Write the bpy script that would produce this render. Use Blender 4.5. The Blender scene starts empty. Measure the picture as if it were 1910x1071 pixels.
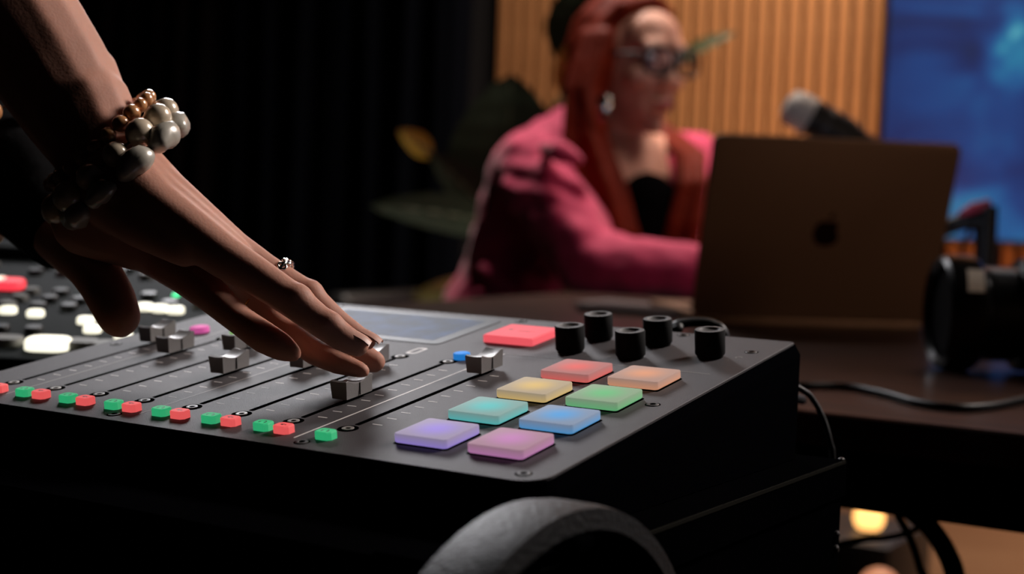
import bpy, bmesh, math, random
from mathutils import Vector, Matrix, noise
random.seed(7)
R_ = math.radians
sc = bpy.context.scene
COL = sc.collection

# ------------------------------------------------------------------ camera
F_PX = 2853.3
CAM = Vector((.28293, -.48345, .88338))
RT = Vector((0.85015443, 0.5251753, 0.03779358))
DN = Vector((0.06109262, -0.02709396, -0.99776431))
FW = Vector((-0.52297719, 0.85056265, -0.05511839))
cam = bpy.data.cameras.new('camera'); camo = bpy.data.objects.new('camera', cam); COL.objects.link(camo)
camo.matrix_world = Matrix(((RT.x, -DN.x, -FW.x, CAM.x), (RT.y, -DN.y, -FW.y, CAM.y), (RT.z, -DN.z, -FW.z, CAM.z), (0, 0, 0, 1)))
cam.sensor_width = 36; cam.lens = F_PX / 1910 * 36; cam.clip_start = .02; cam.clip_end = 50
cam.dof.use_dof = True; cam.dof.focus_distance = .685; cam.dof.aperture_fstop = 7.0
sc.camera = camo
sc.view_settings.view_transform = 'Standard'; sc.view_settings.look = 'None'
sc.view_settings.gamma = 1; sc.view_settings.use_curve_mapping = False
sc.view_settings.exposure = 0.0

# ------------------------------------------------------------------ world and lights
w = bpy.data.worlds.new('world'); sc.world = w; w.use_nodes = True
w.node_tree.nodes['Background'].inputs[0].default_value = (.02, .03, .05, 1)
w.node_tree.nodes['Background'].inputs[1].default_value = .15

def area(name, loc, tgt, size, power, color, size_y=None, spread=180):
    l = bpy.data.lights.new(name, 'AREA'); l.energy = power; l.color = color; l.size = size
    if size_y: l.shape = 'RECTANGLE'; l.size_y = size_y
    l.spread = R_(spread)
    o = bpy.data.objects.new(name, l); COL.objects.link(o); o.location = loc
    o.rotation_euler = (Vector(tgt) - Vector(loc)).to_track_quat('-Z', 'Y').to_euler(); return o
def spot(name, loc, tgt, power, color, ang=60, blend=.8, rad=.1):
    l = bpy.data.lights.new(name, 'SPOT'); l.energy = power; l.color = color; l.spot_size = R_(ang); l.spot_blend = blend; l.shadow_soft_size = rad
    o = bpy.data.objects.new(name, l); COL.objects.link(o); o.location = loc
    o.rotation_euler = (Vector(tgt) - Vector(loc)).to_track_quat('-Z', 'Y').to_euler(); return o
area('console_softbox', (-1.35, 1.35, 1.68), (-.15, .1, .8), .42, 1.35, (.97, .96, 1), spread=50)
area('side_softbox', (.70, 1.5, 2.05), (-.25, .06, .88), .45, 2.4, (1, .90, .84), spread=36)
area('lid_fill', (1.5, .55, 1.02), (-.35, 1.3, .87), .4, .12, (1, .66, .45), spread=40)
area('guest_softbox', (-1.3, 1.95, 2.45), (-1.0, 1.72, 1.0), .4, 3.4, (1, .88, .80), spread=60)
area('guest_front_light', (-.05, 1.75, 2.1), (-.9, 1.75, 1.1), .4, .6, (1, .85, .75), spread=50)
area('wall_washer', (-.45, 2.42, 2.45), (-.75, 2.93, 1.2), 1.1, 30, (1, .80, .66), .12, spread=120)
area('cabinet_fill', (.5, 2.0, 2.6), (-.15, 2.45, .35), .2, 9, (1, .80, .62), spread=45)  # added fill with no fixture behind it, brightens the media cabinet front

# ------------------------------------------------------------------ helpers
def P(px, py, d): return CAM + RT * ((px - 955) / F_PX * d) + DN * ((py - 535.5) / F_PX * d) + FW * d
def on_plane(px, py, z):
    r = RT * ((px - 955) / F_PX) + DN * ((py - 535.5) / F_PX) + FW
    return CAM + r * ((z - CAM.z) / r.z)
def on_wall(px, py, y):
    r = RT * ((px - 955) / F_PX) + DN * ((py - 535.5) / F_PX) + FW
    return CAM + r * ((y - CAM.y) / r.y)
def s2l(c): return tuple((x / 12.92 if x <= .04045 else ((x + .055) / 1.055) ** 2.4) for x in c)
def rgb(r, g, b): return s2l((r / 255, g / 255, b / 255))

def mat(name, color, rough=.5, metal=0., spec=.5, bump=0., bscale=200., emit=None, estr=0., coat=0., vary=0., vscale=8., sheen=0., sss=0.):
    m = bpy.data.materials.new(name); m.use_nodes = True; nt = m.node_tree; b = nt.nodes['Principled BSDF']
    b.inputs['Base Color'].default_value = (*color, 1); b.inputs['Roughness'].default_value = rough
    b.inputs['Metallic'].default_value = metal; b.inputs['Specular IOR Level'].default_value = spec
    b.inputs['Coat Weight'].default_value = coat
    if sheen: b.inputs['Sheen Weight'].default_value = sheen
    if sss:
        b.inputs['Subsurface Weight'].default_value = sss; b.inputs['Subsurface Radius'].default_value = (.008, .003, .0015); b.inputs['Subsurface Scale'].default_value = 1
    if emit: b.inputs['Emission Color'].default_value = (*emit, 1); b.inputs['Emission Strength'].default_value = estr
    if bump or vary:
        tc = nt.nodes.new('ShaderNodeTexCoord')
        if bump:
            n = nt.nodes.new('ShaderNodeTexNoise'); n.inputs['Scale'].default_value = bscale; n.inputs['Detail'].default_value = 4
            bp = nt.nodes.new('ShaderNodeBump'); bp.inputs['Strength'].default_value = bump; bp.inputs['Distance'].default_value = .002
            nt.links.new(tc.outputs['Object'], n.inputs['Vector']); nt.links.new(n.outputs['Fac'], bp.inputs['Height']); nt.links.new(bp.outputs['Normal'], b.inputs['Normal'])
        if vary:
            n2 = nt.nodes.new('ShaderNodeTexNoise'); n2.inputs['Scale'].default_value = vscale; n2.inputs['Detail'].default_value = 3
            mx = nt.nodes.new('ShaderNodeMix'); mx.data_type = 'RGBA'
            mx.inputs[6].default_value = (*[c * (1 - vary) for c in color], 1); mx.inputs[7].default_value = (*[min(1, c * (1 + vary)) for c in color], 1)
            nt.links.new(tc.outputs['Object'], n2.inputs['Vector']); nt.links.new(n2.outputs['Fac'], mx.inputs[0]); nt.links.new(mx.outputs[2], b.inputs['Base Color'])
    return m

def loc_of(parent):
    v = Vector((0, 0, 0))
    while parent is not None: v = v + parent.location; parent = parent.parent
    return v
def make(name, verts, faces, m, parent=None, smooth=None, loc=None, local=False):
    """one mesh object; verts in world unless local; origin at loc (world) or at the parent's"""
    me = bpy.data.meshes.new(name)
    base = Vector(loc) if loc is not None else (loc_of(parent) if parent else Vector((0, 0, 0)))
    if parent is None and loc is None and not local and len(verts):
        base = sum((Vector(v) for v in verts), Vector()) / len(verts)
        base.z = min(v[2] for v in verts)
    vs = [tuple(v) for v in verts] if local else [tuple(Vector(v) - base) for v in verts]
    me.from_pydata(vs, [], faces); me.materials.append(m)
    if len(vs) < 20000:
        q = bmesh.new(); q.from_mesh(me); bmesh.ops.recalc_face_normals(q, faces=q.faces[:]); q.to_mesh(me); q.free()
    if smooth is not None:
        me.shade_smooth()
        if smooth < 180: me.set_sharp_from_angle(angle=R_(smooth))
    o = bpy.data.objects.new(name, me); COL.objects.link(o)
    if parent:
        o.parent = parent; o.location = base - loc_of(parent) if not local else (loc if loc is not None else (0, 0, 0))
    else: o.location = base if not local else (loc or (0, 0, 0))
    return o
def bm_make(name, bm, m, parent=None, smooth=None, loc=None, local=False):
    bm.normal_update(); vs = [v.co.copy() for v in bm.verts]; bm.verts.index_update()
    fs = [[v.index for v in f.verts] for f in bm.faces]; bm.free()
    return make(name, vs, fs, m, parent, smooth, loc, local)
def thing(name, label, cat, loc=(0, 0, 0), group=None):
    o = bpy.data.objects.new(name, None); COL.objects.link(o); o.location = loc; o.empty_display_size = .05
    o['label'] = label; o['category'] = cat
    if group: o['group'] = group
    return o
def tag(o, label=None, cat=None, group=None, kind=None):
    if label: o['label'] = label
    if cat: o['category'] = cat
    if group: o['group'] = group
    if kind: o['kind'] = kind
    return o
def box_bm(a, b, bev=0., seg=2, bm=None):
    own = bmesh.new(); a, b = Vector(a), Vector(b)
    bmesh.ops.create_cube(own, size=1)
    for v in own.verts: v.co = Vector(((a.x + b.x) / 2 + v.co.x * (b.x - a.x), (a.y + b.y) / 2 + v.co.y * (b.y - a.y), (a.z + b.z) / 2 + v.co.z * (b.z - a.z)))
    if bev: bmesh.ops.bevel(own, geom=own.edges[:], offset=bev, segments=seg, affect='EDGES', profile=.5)
    if bm is None: return own
    merge(bm, own); return bm
def merge(bm, other, M=None):
    me = bpy.data.meshes.new('t'); other.to_mesh(me); other.free()
    if M: me.transform(M)
    bm.from_mesh(me); bpy.data.meshes.remove(me)
def rrect(cx, cy, wx, wy, r, n=5):
    pts = []
    for sx, sy, a0 in ((1, -1, -90), (1, 1, 0), (-1, 1, 90), (-1, -1, 180)):
        for k in range(n + 1):
            a = R_(a0 + 90 * k / n); pts.append((cx + sx * (wx / 2 - r) + r * math.cos(a), cy + sy * (wy / 2 - r) + r * math.sin(a)))
    return pts
def inset_loop(pts, d):
    """shrink a convex loop by d about its centre, per axis"""
    cx = (min(p[0] for p in pts) + max(p[0] for p in pts)) / 2; cy = (min(p[1] for p in pts) + max(p[1] for p in pts)) / 2
    hx = (max(p[0] for p in pts) - min(p[0] for p in pts)) / 2; hy = (max(p[1] for p in pts) - min(p[1] for p in pts)) / 2
    return [(cx + (p[0] - cx) * (hx - d) / hx, cy + (p[1] - cy) * (hy - d) / hy) for p in pts]
def stack(loops, cap0=True, cap1=True):
    """loops: list of lists of 3-D points (same count), bottom to top"""
    n = len(loops[0]); vs = [p for l in loops for p in l]; fs = []
    for i in range(len(loops) - 1):
        for k in range(n): fs.append((i * n + k, i * n + (k + 1) % n, (i + 1) * n + (k + 1) % n, (i + 1) * n + k))
    if cap0: fs.append(tuple(reversed(range(n))))
    if cap1: fs.append(tuple(range((len(loops) - 1) * n, len(loops) * n)))
    return vs, fs
def slab(pts, z0, z1, bev=0.):
    if bev:
        i = inset_loop(pts, bev); j = inset_loop(pts, bev * .3)
        L = [[(x, y, z0) for x, y in pts], [(x, y, z1 - bev) for x, y in pts], [(x, y, z1 - bev * .3) for x, y in j], [(x, y, z1) for x, y in i]]
    else: L = [[(x, y, z0) for x, y in pts], [(x, y, z1) for x, y in pts]]
    return stack(L)
def lathe(profile, n=32, cap0=True, cap1=True, c=(0, 0)):
    """profile [(r,z)] bottom to top about z"""
    return stack([[(c[0] + r * math.cos(2 * math.pi * k / n), c[1] + r * math.sin(2 * math.pi * k / n), z) for k in range(n)] for r, z in profile], cap0, cap1)
def frame(t):
    t = t.normalized(); u = Vector((0, 0, 1)) if abs(t.z) < .9 else Vector((1, 0, 0))
    x = u.cross(t).normalized(); return x, t.cross(x)
def tube(pts, r, n=10, caps=True):
    pts = [Vector(p) for p in pts]; rs = r if isinstance(r, (list, tuple)) else [r] * len(pts)
    loops = []; x = None
    for i, p in enumerate(pts):
        t = (pts[min(i + 1, len(pts) - 1)] - pts[max(i - 1, 0)]).normalized()
        if x is None: x, y = frame(t)
        else:
            x = (x - t * x.dot(t)).normalized(); y = t.cross(x)
        loops.append([tuple(p + (x * math.cos(2 * math.pi * k / n) + y * math.sin(2 * math.pi * k / n)) * rs[i]) for k in range(n)])
    return stack(loops, caps, caps)
def spline(ctrl, n=8):
    c = [Vector(p) for p in ctrl]; c = [c[0] * 2 - c[1]] + c + [c[-1] * 2 - c[-2]]; out = []
    for i in range(1, len(c) - 2):
        for k in range(n):
            t = k / n; a, b, d, e = c[i - 1], c[i], c[i + 1], c[i + 2]
            out.append(.5 * ((2 * b) + (d - a) * t + (2 * a - 5 * b + 4 * d - e) * t * t + (3 * b - a - 3 * d + e) * t ** 3))
    out.append(c[-2]); return out
# --- bodies: many overlapping balls fused by a voxel remesh into one smooth skin
_ball = None
def ball_template():
    global _ball
    if _ball is None:
        b = bmesh.new(); bmesh.ops.create_icosphere(b, subdivisions=2, radius=1)
        _ball = ([v.co.copy() for v in b.verts], [[v.index for v in f.verts] for f in b.faces]); b.free()
    return _ball
class Blob:
    def __init__(s): s.v = []; s.f = []
    def ball(s, p, r, M=None):
        tv, tf = ball_template(); o = len(s.v); p = Vector(p)
        rr = Vector(r) if isinstance(r, (tuple, list, Vector)) else Vector((r, r, r))
        for q in tv:
            q = Vector((q.x * rr.x, q.y * rr.y, q.z * rr.z)); s.v.append(p + (M @ q if M else q))
        s.f += [[o + i for i in f] for f in tf]
    def chain(s, nodes, step=.3, M=None, flat=None):
        """nodes [(point, radius)]"""
        for (a, ra), (b, rb) in zip(nodes, nodes[1:]):
            a, b = Vector(a), Vector(b); L = (b - a).length; n = max(1, int(L / (step * min(ra, rb))))
            for k in range(n + 1):
                t = k / n; r = ra + (rb - ra) * t; s.ball(a + (b - a) * t, r if flat is None else (r * flat[0], r * flat[1], r * flat[2]), M)
    def build(s, name, m, parent, voxel, smooth=6, disp=0., dscale=.05, fac=.5):
        me = bpy.data.meshes.new('tmp'); me.from_pydata([tuple(v) for v in s.v], [], s.f)
        o = bpy.data.objects.new('tmp', me); COL.objects.link(o)
        rm = o.modifiers.new('r', 'REMESH'); rm.mode = 'VOXEL'; rm.voxel_size = voxel
        sm = o.modifiers.new('s', 'SMOOTH'); sm.factor = fac; sm.iterations = smooth
        bpy.context.view_layer.update()
        dg = bpy.context.evaluated_depsgraph_get(); ev = o.evaluated_get(dg); em = ev.to_mesh()
        vs = [v.co.copy() for v in em.vertices]
        if disp:
            for v, n in zip(vs, [v.normal.copy() for v in em.vertices]): v += n * disp * noise.noise(v / dscale)
        fs = [tuple(p.vertices) for p in em.polygons]; ev.to_mesh_clear(); bpy.data.objects.remove(o); bpy.data.meshes.remove(me)
        return make(name, vs, fs, m, parent, smooth=180)

lw = on_wall(1500, 430, 2.62)
area('orange_uplight', lw, (lw.x - .05, 2.96, lw.z + .45), .25, .45, (1, .50, .14), spread=150)

# ------------------------------------------------------------------ materials
M_blackmetal = mat('black_coated_metal', rgb(5, 5, 7), 1, .0, 0, bump=.15, bscale=900)
M_face = mat('anodised_face', rgb(72, 69, 72), .6, .1, .25, bump=.22, bscale=2200, vary=.06, vscale=300)
M_cabinet = mat('black_cabinet', rgb(4, 4, 5), 1, 0, 0, bump=.1, bscale=400)
M_wall = mat('dark_wall', rgb(26, 25, 28), 1, vary=.1)
M_floorm = mat('carpet_dark', rgb(60, 50, 44), .95, bump=.5, bscale=300, vary=.2, vscale=40)
M_ceil = mat('ceiling_paint', rgb(38, 38, 40), .95)
M_black = mat('black_plastic', rgb(16, 16, 17), .45, 0, .4)
M_slot = mat('slot_black', rgb(4, 4, 4), 1, 0, 0)
M_white = mat('white_print', rgb(225, 220, 218), .6)
M_cap = mat('fader_cap_grey', rgb(138, 135, 135), .4, .5, .5, bump=.05, bscale=1500)
M_knob = mat('knob_rubber', rgb(11, 11, 12), .8, 0, .15, bump=.1, bscale=1800)
M_knobtop = mat('knob_top', rgb(92, 90, 90), .6, .1, .3)
M_chrome = mat('chrome', rgb(215, 210, 205), .15, 1)
M_steel = mat('screw_steel', rgb(60, 57, 56), .5, .5)

# wood with grain
def wood(name, c1, c2, scale, rough, stretch, coat=0.):
    m = bpy.data.materials.new(name); m.use_nodes = True; nt = m.node_tree; b = nt.nodes['Principled BSDF']
    tc = nt.nodes.new('ShaderNodeTexCoord'); mp = nt.nodes.new('ShaderNodeMapping'); mp.inputs['Scale'].default_value = stretch
    n = nt.nodes.new('ShaderNodeTexNoise'); n.inputs['Scale'].default_value = scale; n.inputs['Detail'].default_value = 6; n.inputs['Distortion'].default_value = .6
    cr = nt.nodes.new('ShaderNodeValToRGB'); cr.color_ramp.elements[0].position = .35; cr.color_ramp.elements[1].position = .68
    cr.color_ramp.elements[0].color = (*c1, 1); cr.color_ramp.elements[1].color = (*c2, 1)
    nt.links.new(tc.outputs['Object'], mp.inputs[0]); nt.links.new(mp.outputs[0], n.inputs['Vector']); nt.links.new(n.outputs['Fac'], cr.inputs[0]); nt.links.new(cr.outputs[0], b.inputs['Base Color'])
    b.inputs['Roughness'].default_value = rough; b.inputs['Coat Weight'].default_value = coat; b.inputs['Coat Roughness'].default_value = .2; b.inputs['Specular IOR Level'].default_value = .15
    bp = nt.nodes.new('ShaderNodeBump'); bp.inputs['Strength'].default_value = .1; bp.inputs['Distance'].default_value = .001
    nt.links.new(n.outputs['Fac'], bp.inputs['Height']); nt.links.new(bp.outputs[0], b.inputs['Normal'])
    return m
M_desk = wood('walnut_desktop', rgb(46, 23, 14), rgb(72, 38, 24), 6, .6, (2, 14, 14), .45)
M_slat = wood('oak_slat', rgb(150, 100, 62), rgb(190, 138, 92), 10, .5, (20, 20, 1.2))
M_tan = wood('tan_cabinet', rgb(170, 125, 95), rgb(190, 145, 112), 3, .6, (1, 6, 6))

# ------------------------------------------------------------------ the room
XL, XR, YF, YB, ZC = -4.6, 2.6, -2.4, 2.98, 2.9
def struct(name, bm, m, **k): return tag(bm_make(name, bm, m, **k), kind='structure')
struct('floor', box_bm((XL - .1, YF - .1, -.1), (XR + .1, YB + .1, 0)), M_floorm)
struct('ceiling', box_bm((XL - .1, YF - .1, ZC), (XR + .1, YB + .1, ZC + .1)), M_ceil)
wall_back = struct('wall_back', box_bm((XL - .1, YB, 0), (XR + .1, YB + .1, ZC)), M_wall)
struct('wall_left', box_bm((XL - .1, YF, 0), (XL, YB, ZC)), M_wall)
struct('wall_right', box_bm((XR, YF, 0), (XR + .1, YB, ZC)), M_wall)
struct('wall_front', box_bm((XL - .1, YF - .1, 0), (XR + .1, YF, ZC)), M_wall)
# oak slats on the back wall, each its own piece
x_left = on_wall(928, 65, 2.95).x
me0 = None
k = 0; x = x_left + .012
while x < XR - .05:
    if me0 is None:
        o = bm_make('slat', box_bm((x - .013, YB - .026, .1), (x + .013, YB, ZC - .02), .003, 1), M_slat, wall_back, smooth=30, loc=(x, YB, .1)); me0 = o
    else:
        o = me0.copy(); COL.objects.link(o); o.parent = wall_back; o.location = me0.location + Vector((x - (x_left + .012), 0, 0))
    x += .0405
# dark curtains left of the slats: hung panels with folds
def curtain(name, x0, x1, y, z0, z1, waves, amp, m, label, seed):
    rnd = random.Random(seed); n = 160; ph = [rnd.uniform(0, 6.28) for _ in range(4)]
    vs = []; fs = []; rows = [z0, z0 + .3, (z0 + z1) / 2, z1 - .15, z1]
    for side in (0, 1):
        for j, z in enumerate(rows):
            for i in range(n + 1):
                t = i / n; a = amp * (1.0 - .35 * j / 4)
                yy = y + a * (math.sin(t * waves * 6.283 + ph[0]) + .35 * math.sin(t * waves * 2.3 * 6.283 + ph[1] + z * .5)) + side * .004
                vs.append((x0 + (x1 - x0) * t + .01 * math.sin(z * 2 + t * 30), yy, z))
    N = n + 1; Rn = len(rows)
    for side in (0, 1):
        for j in range(Rn - 1):
            for i in range(n):
                a = side * N * Rn + j * N + i; q = (a, a + 1, a + N + 1, a + N); fs.append(q if side == 0 else q[::-1])
    for j in range(Rn - 1):
        for i in (0, n):
            a = j * N + i; b = a + N * Rn; fs.append((a, a + N, b + N, b))
    o = make(name, vs, fs, m, smooth=180); return tag(o, label, 'curtain')
M_curt = mat('navy_curtain', rgb(5, 7, 13), 1, 0, .05, bump=.2, bscale=500)
M_curt2 = mat('brown_black_curtain', rgb(12, 9, 10), 1, 0, .05, bump=.2, bscale=500)
cx = x_left - .01
curtain('curtain', cx - .82, cx, 2.80, .03, 2.80, 7, .035, M_curt, 'navy black floor-length curtain beside the wooden slats', 1)
curtain('curtain', cx - 1.34, cx - .83, 2.79, .03, 2.80, 5, .035, M_curt2, 'brownish black curtain between two navy ones', 2)
curtain('curtain', XL + .05, cx - 1.35, 2.80, .03, 2.80, 10, .04, M_curt, 'wide navy black curtain behind the bare arm', 3)
rail = make('curtain_rail', *tube([(XL, 2.80, 2.815), (cx, 2.80, 2.815)], .012, 10), M_black, wall_back, smooth=60)

# ------------------------------------------------------------------ the desk (brown wood with a black edge)
DZ = .752
desk = thing('desk', 'long dark walnut desk with thick black front edge under the laptop', 'desk', (.2, 1.05, 0))
DX0, DX1, DY0, DY1 = -.845, 1.7, .487, 1.60
bm_make('desktop', box_bm((DX0, DY0, DZ - .024), (DX1, DY1, DZ), .0015, 1), M_desk, desk, smooth=30)
bm_make('apron', box_bm((DX0 + .002, DY0 + .001, DZ - .062), (DX1 - .002, DY0 + .03, DZ - .0245)), M_cabinet, desk)
for lx in (DX0 + .05, DX1 - .1):
    bm_make('leg', box_bm((lx, DY0 + .12, 0), (lx + .06, DY1 - .12, DZ - .025), .004, 1), M_cabinet, desk)

# ------------------------------------------------------------------ the black cabinet that carries the console
CZ = .758
cab = thing('equipment_cabinet', 'low black cabinet whose flat top carries the mixing console', 'cabinet', (-.6, .1, 0))
pts = [(.0245, -.055), (.0245, .271), (-.37, .271), (-.37, .482), (-.86, .482), (-.86, .95), (-1.35, .95), (-1.35, -.055)]
vs, fs = stack([[(x, y, CZ - .018) for x, y in pts], [(x, y, CZ - .0006) for x, y in pts], [(x - .0006 if x > 0 else x, y, CZ) for x, y in pts]])
make('cabinet_top', vs, fs, M_cabinet, cab)
pts2 = [(.0228, -.05), (.0228, .2695), (-.372, .269), (-.372, .48), (-.862, .48), (-.862, .945), (-1.345, .945), (-1.345, -.05)]
vs, fs = stack([[(x, y, 0) for x, y in pts2], [(x, y, CZ - .0185) for x, y in pts2]])
make('cabinet_body', vs, fs, M_cabinet, cab)
make('edge_highlight', *stack([[(.0240, -.054, z_), (.0249, -.054, z_), (.0249, .268, z_), (.0240, .268, z_)] for z_ in (CZ - .0012, CZ + .0004)]), mat('lit_edge_tone', rgb(34, 33, 30), 1, 0, 0), cab)  # thin lighter strip painting the lit line along the cabinet edge
for px, py in ((1575, 995), (1575, 1022)):
    p = on_plane(1571, 851, CZ); z = P(px, py, .785).z
    v, f = lathe([(.0022, 0), (.0022, .0012), (.0012, .002)], 10)
    make('screw', [(.0228 + b[2], .264 + b[0], z + b[1]) for b in v], f, M_steel, cab, smooth=40)
v, f = lathe([(.0016, 0), (.0016, .001), (.0009, .0016)], 10)
make('screw', [(.0225 + b[0], .268 + b[1], CZ + b[2]) for b in v], f, M_steel, cab, smooth=40)

# ------------------------------------------------------------------ the mixing console (face frame in mm)
A85 = R_(8.5); HB = .0215
FX = Matrix.Rotation(A85, 4, 'X')
con = thing('mixing_console', 'black podcast mixing console with grey faders and rainbow square pads', 'audio mixer', (0, 0, .780))
con.rotation_euler = (A85, 0, 0)
mm = .001
def cm(name, vf, m, smooth=None, loc=(0, 0, 0), parent=None):
    """console part, millimetres in the face frame, origin at loc (mm)"""
    vs, fs = vf; o = make(name, [(v[0] * mm, v[1] * mm, v[2] * mm) for v in vs], fs, m, con, smooth, local=True)
    o.parent = parent or con; o.location = Vector(loc) * mm; return o
W, D = 350, 256.7
def face_outline(grow, r):
    out = []
    x0, x1, y0, y1 = -W - grow, grow, -grow, D + grow
    for cxx, cyy, rr, a0 in ((x1, y0, r, -90), (x1, y1, 2.5 + grow, 0), (x0, y1, 2.5 + grow, 90), (x0, y0, r, 180)):
        sx = 1 if cxx == x1 else -1; sy = 1 if cyy == y1 else -1
        for k in range(9):
            a = R_(a0 + 90 * k / 8); out.append((cxx - sx * rr + rr * math.cos(a), cyy - sy * rr + rr * math.sin(a)))
    return out
o1 = face_outline(0, 12)
cm('faceplate', stack([[(x, y, -1.2) for x, y in o1], [(x, y, -.25) for x, y in o1], [(x, y, 0) for x, y in inset_loop(o1, .25)]]), M_face)
# body: bevelled shoulder then vertical wall down to the level base
o2 = face_outline(.9, 12.8); o3 = face_outline(3.2, 14)
sA, cA = math.sin(A85), math.cos(A85)
def down(x, y, z, dz):   # move a face-frame point straight down by dz in world
    return (x, y - dz * sA, z - dz * cA)
base = []
for x, y in o3:
    wz = y * sA + (-6.5) * cA            # world height relative to the face origin
    q = down(x, y, -6.5, wz + 21.5); base.append(q)
cm('body', stack([base, [(x, y, -6.5) for x, y in o3], [(x, y, -5.6) for x, y in face_outline(2.9, 13.6)], [(x, y, -2.1) for x, y in face_outline(1.1, 12.9)], [(x, y, -1.3) for x, y in o2]]), M_blackmetal, smooth=20)
# fader slots and prints
SX = [-112.94 - 29.86 * i for i in range(8)]
CAPY = [140, 74, 128, 116, 91, 133, 115, 132]
for i, sx in enumerate(SX):
    cm('fader_slot', slab(rrect(0, 0, 2.7, 109, .6), 0, .12), M_slot, None, (sx, 92.7, 0))
    vs, fs = [], []
    for t in range(10):
        a, b = slab([(5.4, 0), (10.4, 0), (10.4, .62), (5.4, .62)], 0, .07)
        fs += [tuple(len(vs) + q for q in f) for f in b]; vs += [(p[0], p[1] + 42 + 10.4 * t, p[2]) for p in a]
    tag(cm('level_ticks', (vs, fs), M_white, None, (sx, 0, 0)), kind='stuff')
M_line = mat('grey_print', rgb(135, 130, 128), .6)
for x, y0, y1, m in ((-125.5, 11.5, 178, M_white), (-216.8, 13, 178, M_line), (-306.5, 11.7, 178, M_line)):
    cm('divider_line', slab(rrect(0, 0, .85, y1 - y0, .1, 1), 0, .07), m, None, (x, (y0 + y1) / 2, 0))
cm('divider_line', slab(rrect(0, 0, 114, .6, .1, 1), 0, .07), M_line, None, (-68.5, 178, 0))
def ring(name, x, y, ro=4.7, dot=1.2, parent=None):
    cm(name, lathe([(ro, 0), (ro, .1), (2.6, .1), (2.6, .02)], 24, False, False), M_slot, None, (x, y, 0))
    cm('socket_ring', lathe([(2.7, 0), (2.7, .35), (2.3, .5), (dot + .1, .3), (dot + .1, .05)], 20, False, False), M_ringw, 50, (x, y, 0))
    cm('socket_centre', lathe([(dot, 0), (dot, .18)], 12), M_slot, None, (x, y, 0))
M_ringw = mat('ring_white', rgb(150, 146, 142), .5)
for sx in SX:
    ring('socket_recess', sx, 32)
    if sx < -120: ring('socket_recess', sx, 152.5)
# lit buttons
def glow(name, col, edge, e0, e1, rr=9., zlo=0., soft=None):
    """back-lit frosted plastic: brighter over the lamp in its middle and low on its flanks"""
    m = bpy.data.materials.new(name); m.use_nodes = True; nt = m.node_tree; b = nt.nodes['Principled BSDF']
    b.inputs['Base Color'].default_value = (*edge, 1); b.inputs['Roughness'].default_value = .7; b.inputs['Specular IOR Level'].default_value = .2
    tc = nt.nodes.new('ShaderNodeTexCoord'); sp = nt.nodes.new('ShaderNodeVectorMath'); sp.operation = 'MULTIPLY'; sp.inputs[1].default_value = (1, 1, 0)
    ln = nt.nodes.new('ShaderNodeVectorMath'); ln.operation = 'LENGTH'; mr = nt.nodes.new('ShaderNodeMapRange')
    mr.inputs['From Min'].default_value = 0; mr.inputs['From Max'].default_value = rr * mm; mr.inputs['To Min'].default_value = 1; mr.inputs['To Max'].default_value = 0; mr.interpolation_type = 'SMOOTHSTEP'
    nt.links.new(tc.outputs['Object'], sp.inputs[0]); nt.links.new(sp.outputs[0], ln.inputs[0]); nt.links.new(ln.outputs['Value'], mr.inputs['Value'])
    sep = nt.nodes.new('ShaderNodeSeparateXYZ'); nt.links.new(tc.outputs['Object'], sep.inputs[0])
    m2 = nt.nodes.new('ShaderNodeMapRange'); m2.inputs['From Min'].default_value = 0; m2.inputs['From Max'].default_value = 4.2 * mm; m2.inputs['To Min'].default_value = zlo; m2.inputs['To Max'].default_value = 0
    nt.links.new(sep.outputs['Z'], m2.inputs['Value'])
    ad = nt.nodes.new('ShaderNodeMath'); nt.links.new(mr.outputs[0], ad.inputs[0]); nt.links.new(m2.outputs[0], ad.inputs[1])
    mx = nt.nodes.new('ShaderNodeMix'); mx.data_type = 'RGBA'; mx.clamp_factor = True
    mx.inputs[6].default_value = (*[q * e0 for q in (soft or col)], 1); mx.inputs[7].default_value = (*[q * e1 for q in col], 1)
    nt.links.new(ad.outputs[0], mx.inputs[0]); nt.links.new(mx.outputs[2], b.inputs['Emission Color']); b.inputs['Emission Strength'].default_value = 1
    return m
M_red = glow('lit_red_button', rgb(252, 98, 98), rgb(150, 70, 70), .72, .8, 5)
M_grn = glow('lit_green_button', rgb(58, 205, 135), rgb(60, 130, 95), .56, .64, 5)
M_icon = mat('button_icon', rgb(40, 30, 30), .6)
def oct_button(wx, wy, h, ch):
    hx, hy = wx / 2, wy / 2
    L = [(-hx + ch, -hy), (hx - ch, -hy), (hx, -hy + ch), (hx, hy - ch), (hx - ch, hy), (-hx + ch, hy), (-hx, hy - ch), (-hx, -hy + ch)]
    i = inset_loop(L, .55)
    return stack([[(x, y, .1) for x, y in L], [(x, y, h - .5) for x, y in L], [(x, y, h) for x, y in i]])
def arcstrip(r0, r1, a0, a1, n, z, c=(0, 0)):
    vs = []; fs = []
    for k in range(n + 1):
        a = R_(a0 + (a1 - a0) * k / n)
        for r in (r0, r1): vs.append((c[0] + r * math.cos(a), c[1] + r * math.sin(a), z))
    for k in range(n): fs.append((2 * k, 2 * k + 1, 2 * k + 3, 2 * k + 2))
    return vs, fs
def joinvf(*L):
    V, Fa = [], []
    for v, f in L: Fa += [tuple(len(V) + q for q in g) for g in f]; V += list(v)
    return V, Fa
icon_hp = joinvf(arcstrip(1.25, 1.65, 0, 180, 10, 3.53), slab([(-1.9, -1.2), (-1.1, -1.2), (-1.1, .1), (-1.9, .1)], 3.5, 3.54), slab([(1.1, -1.2), (1.9, -1.2), (1.9, .1), (1.1, .1)], 3.5, 3.54))
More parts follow.
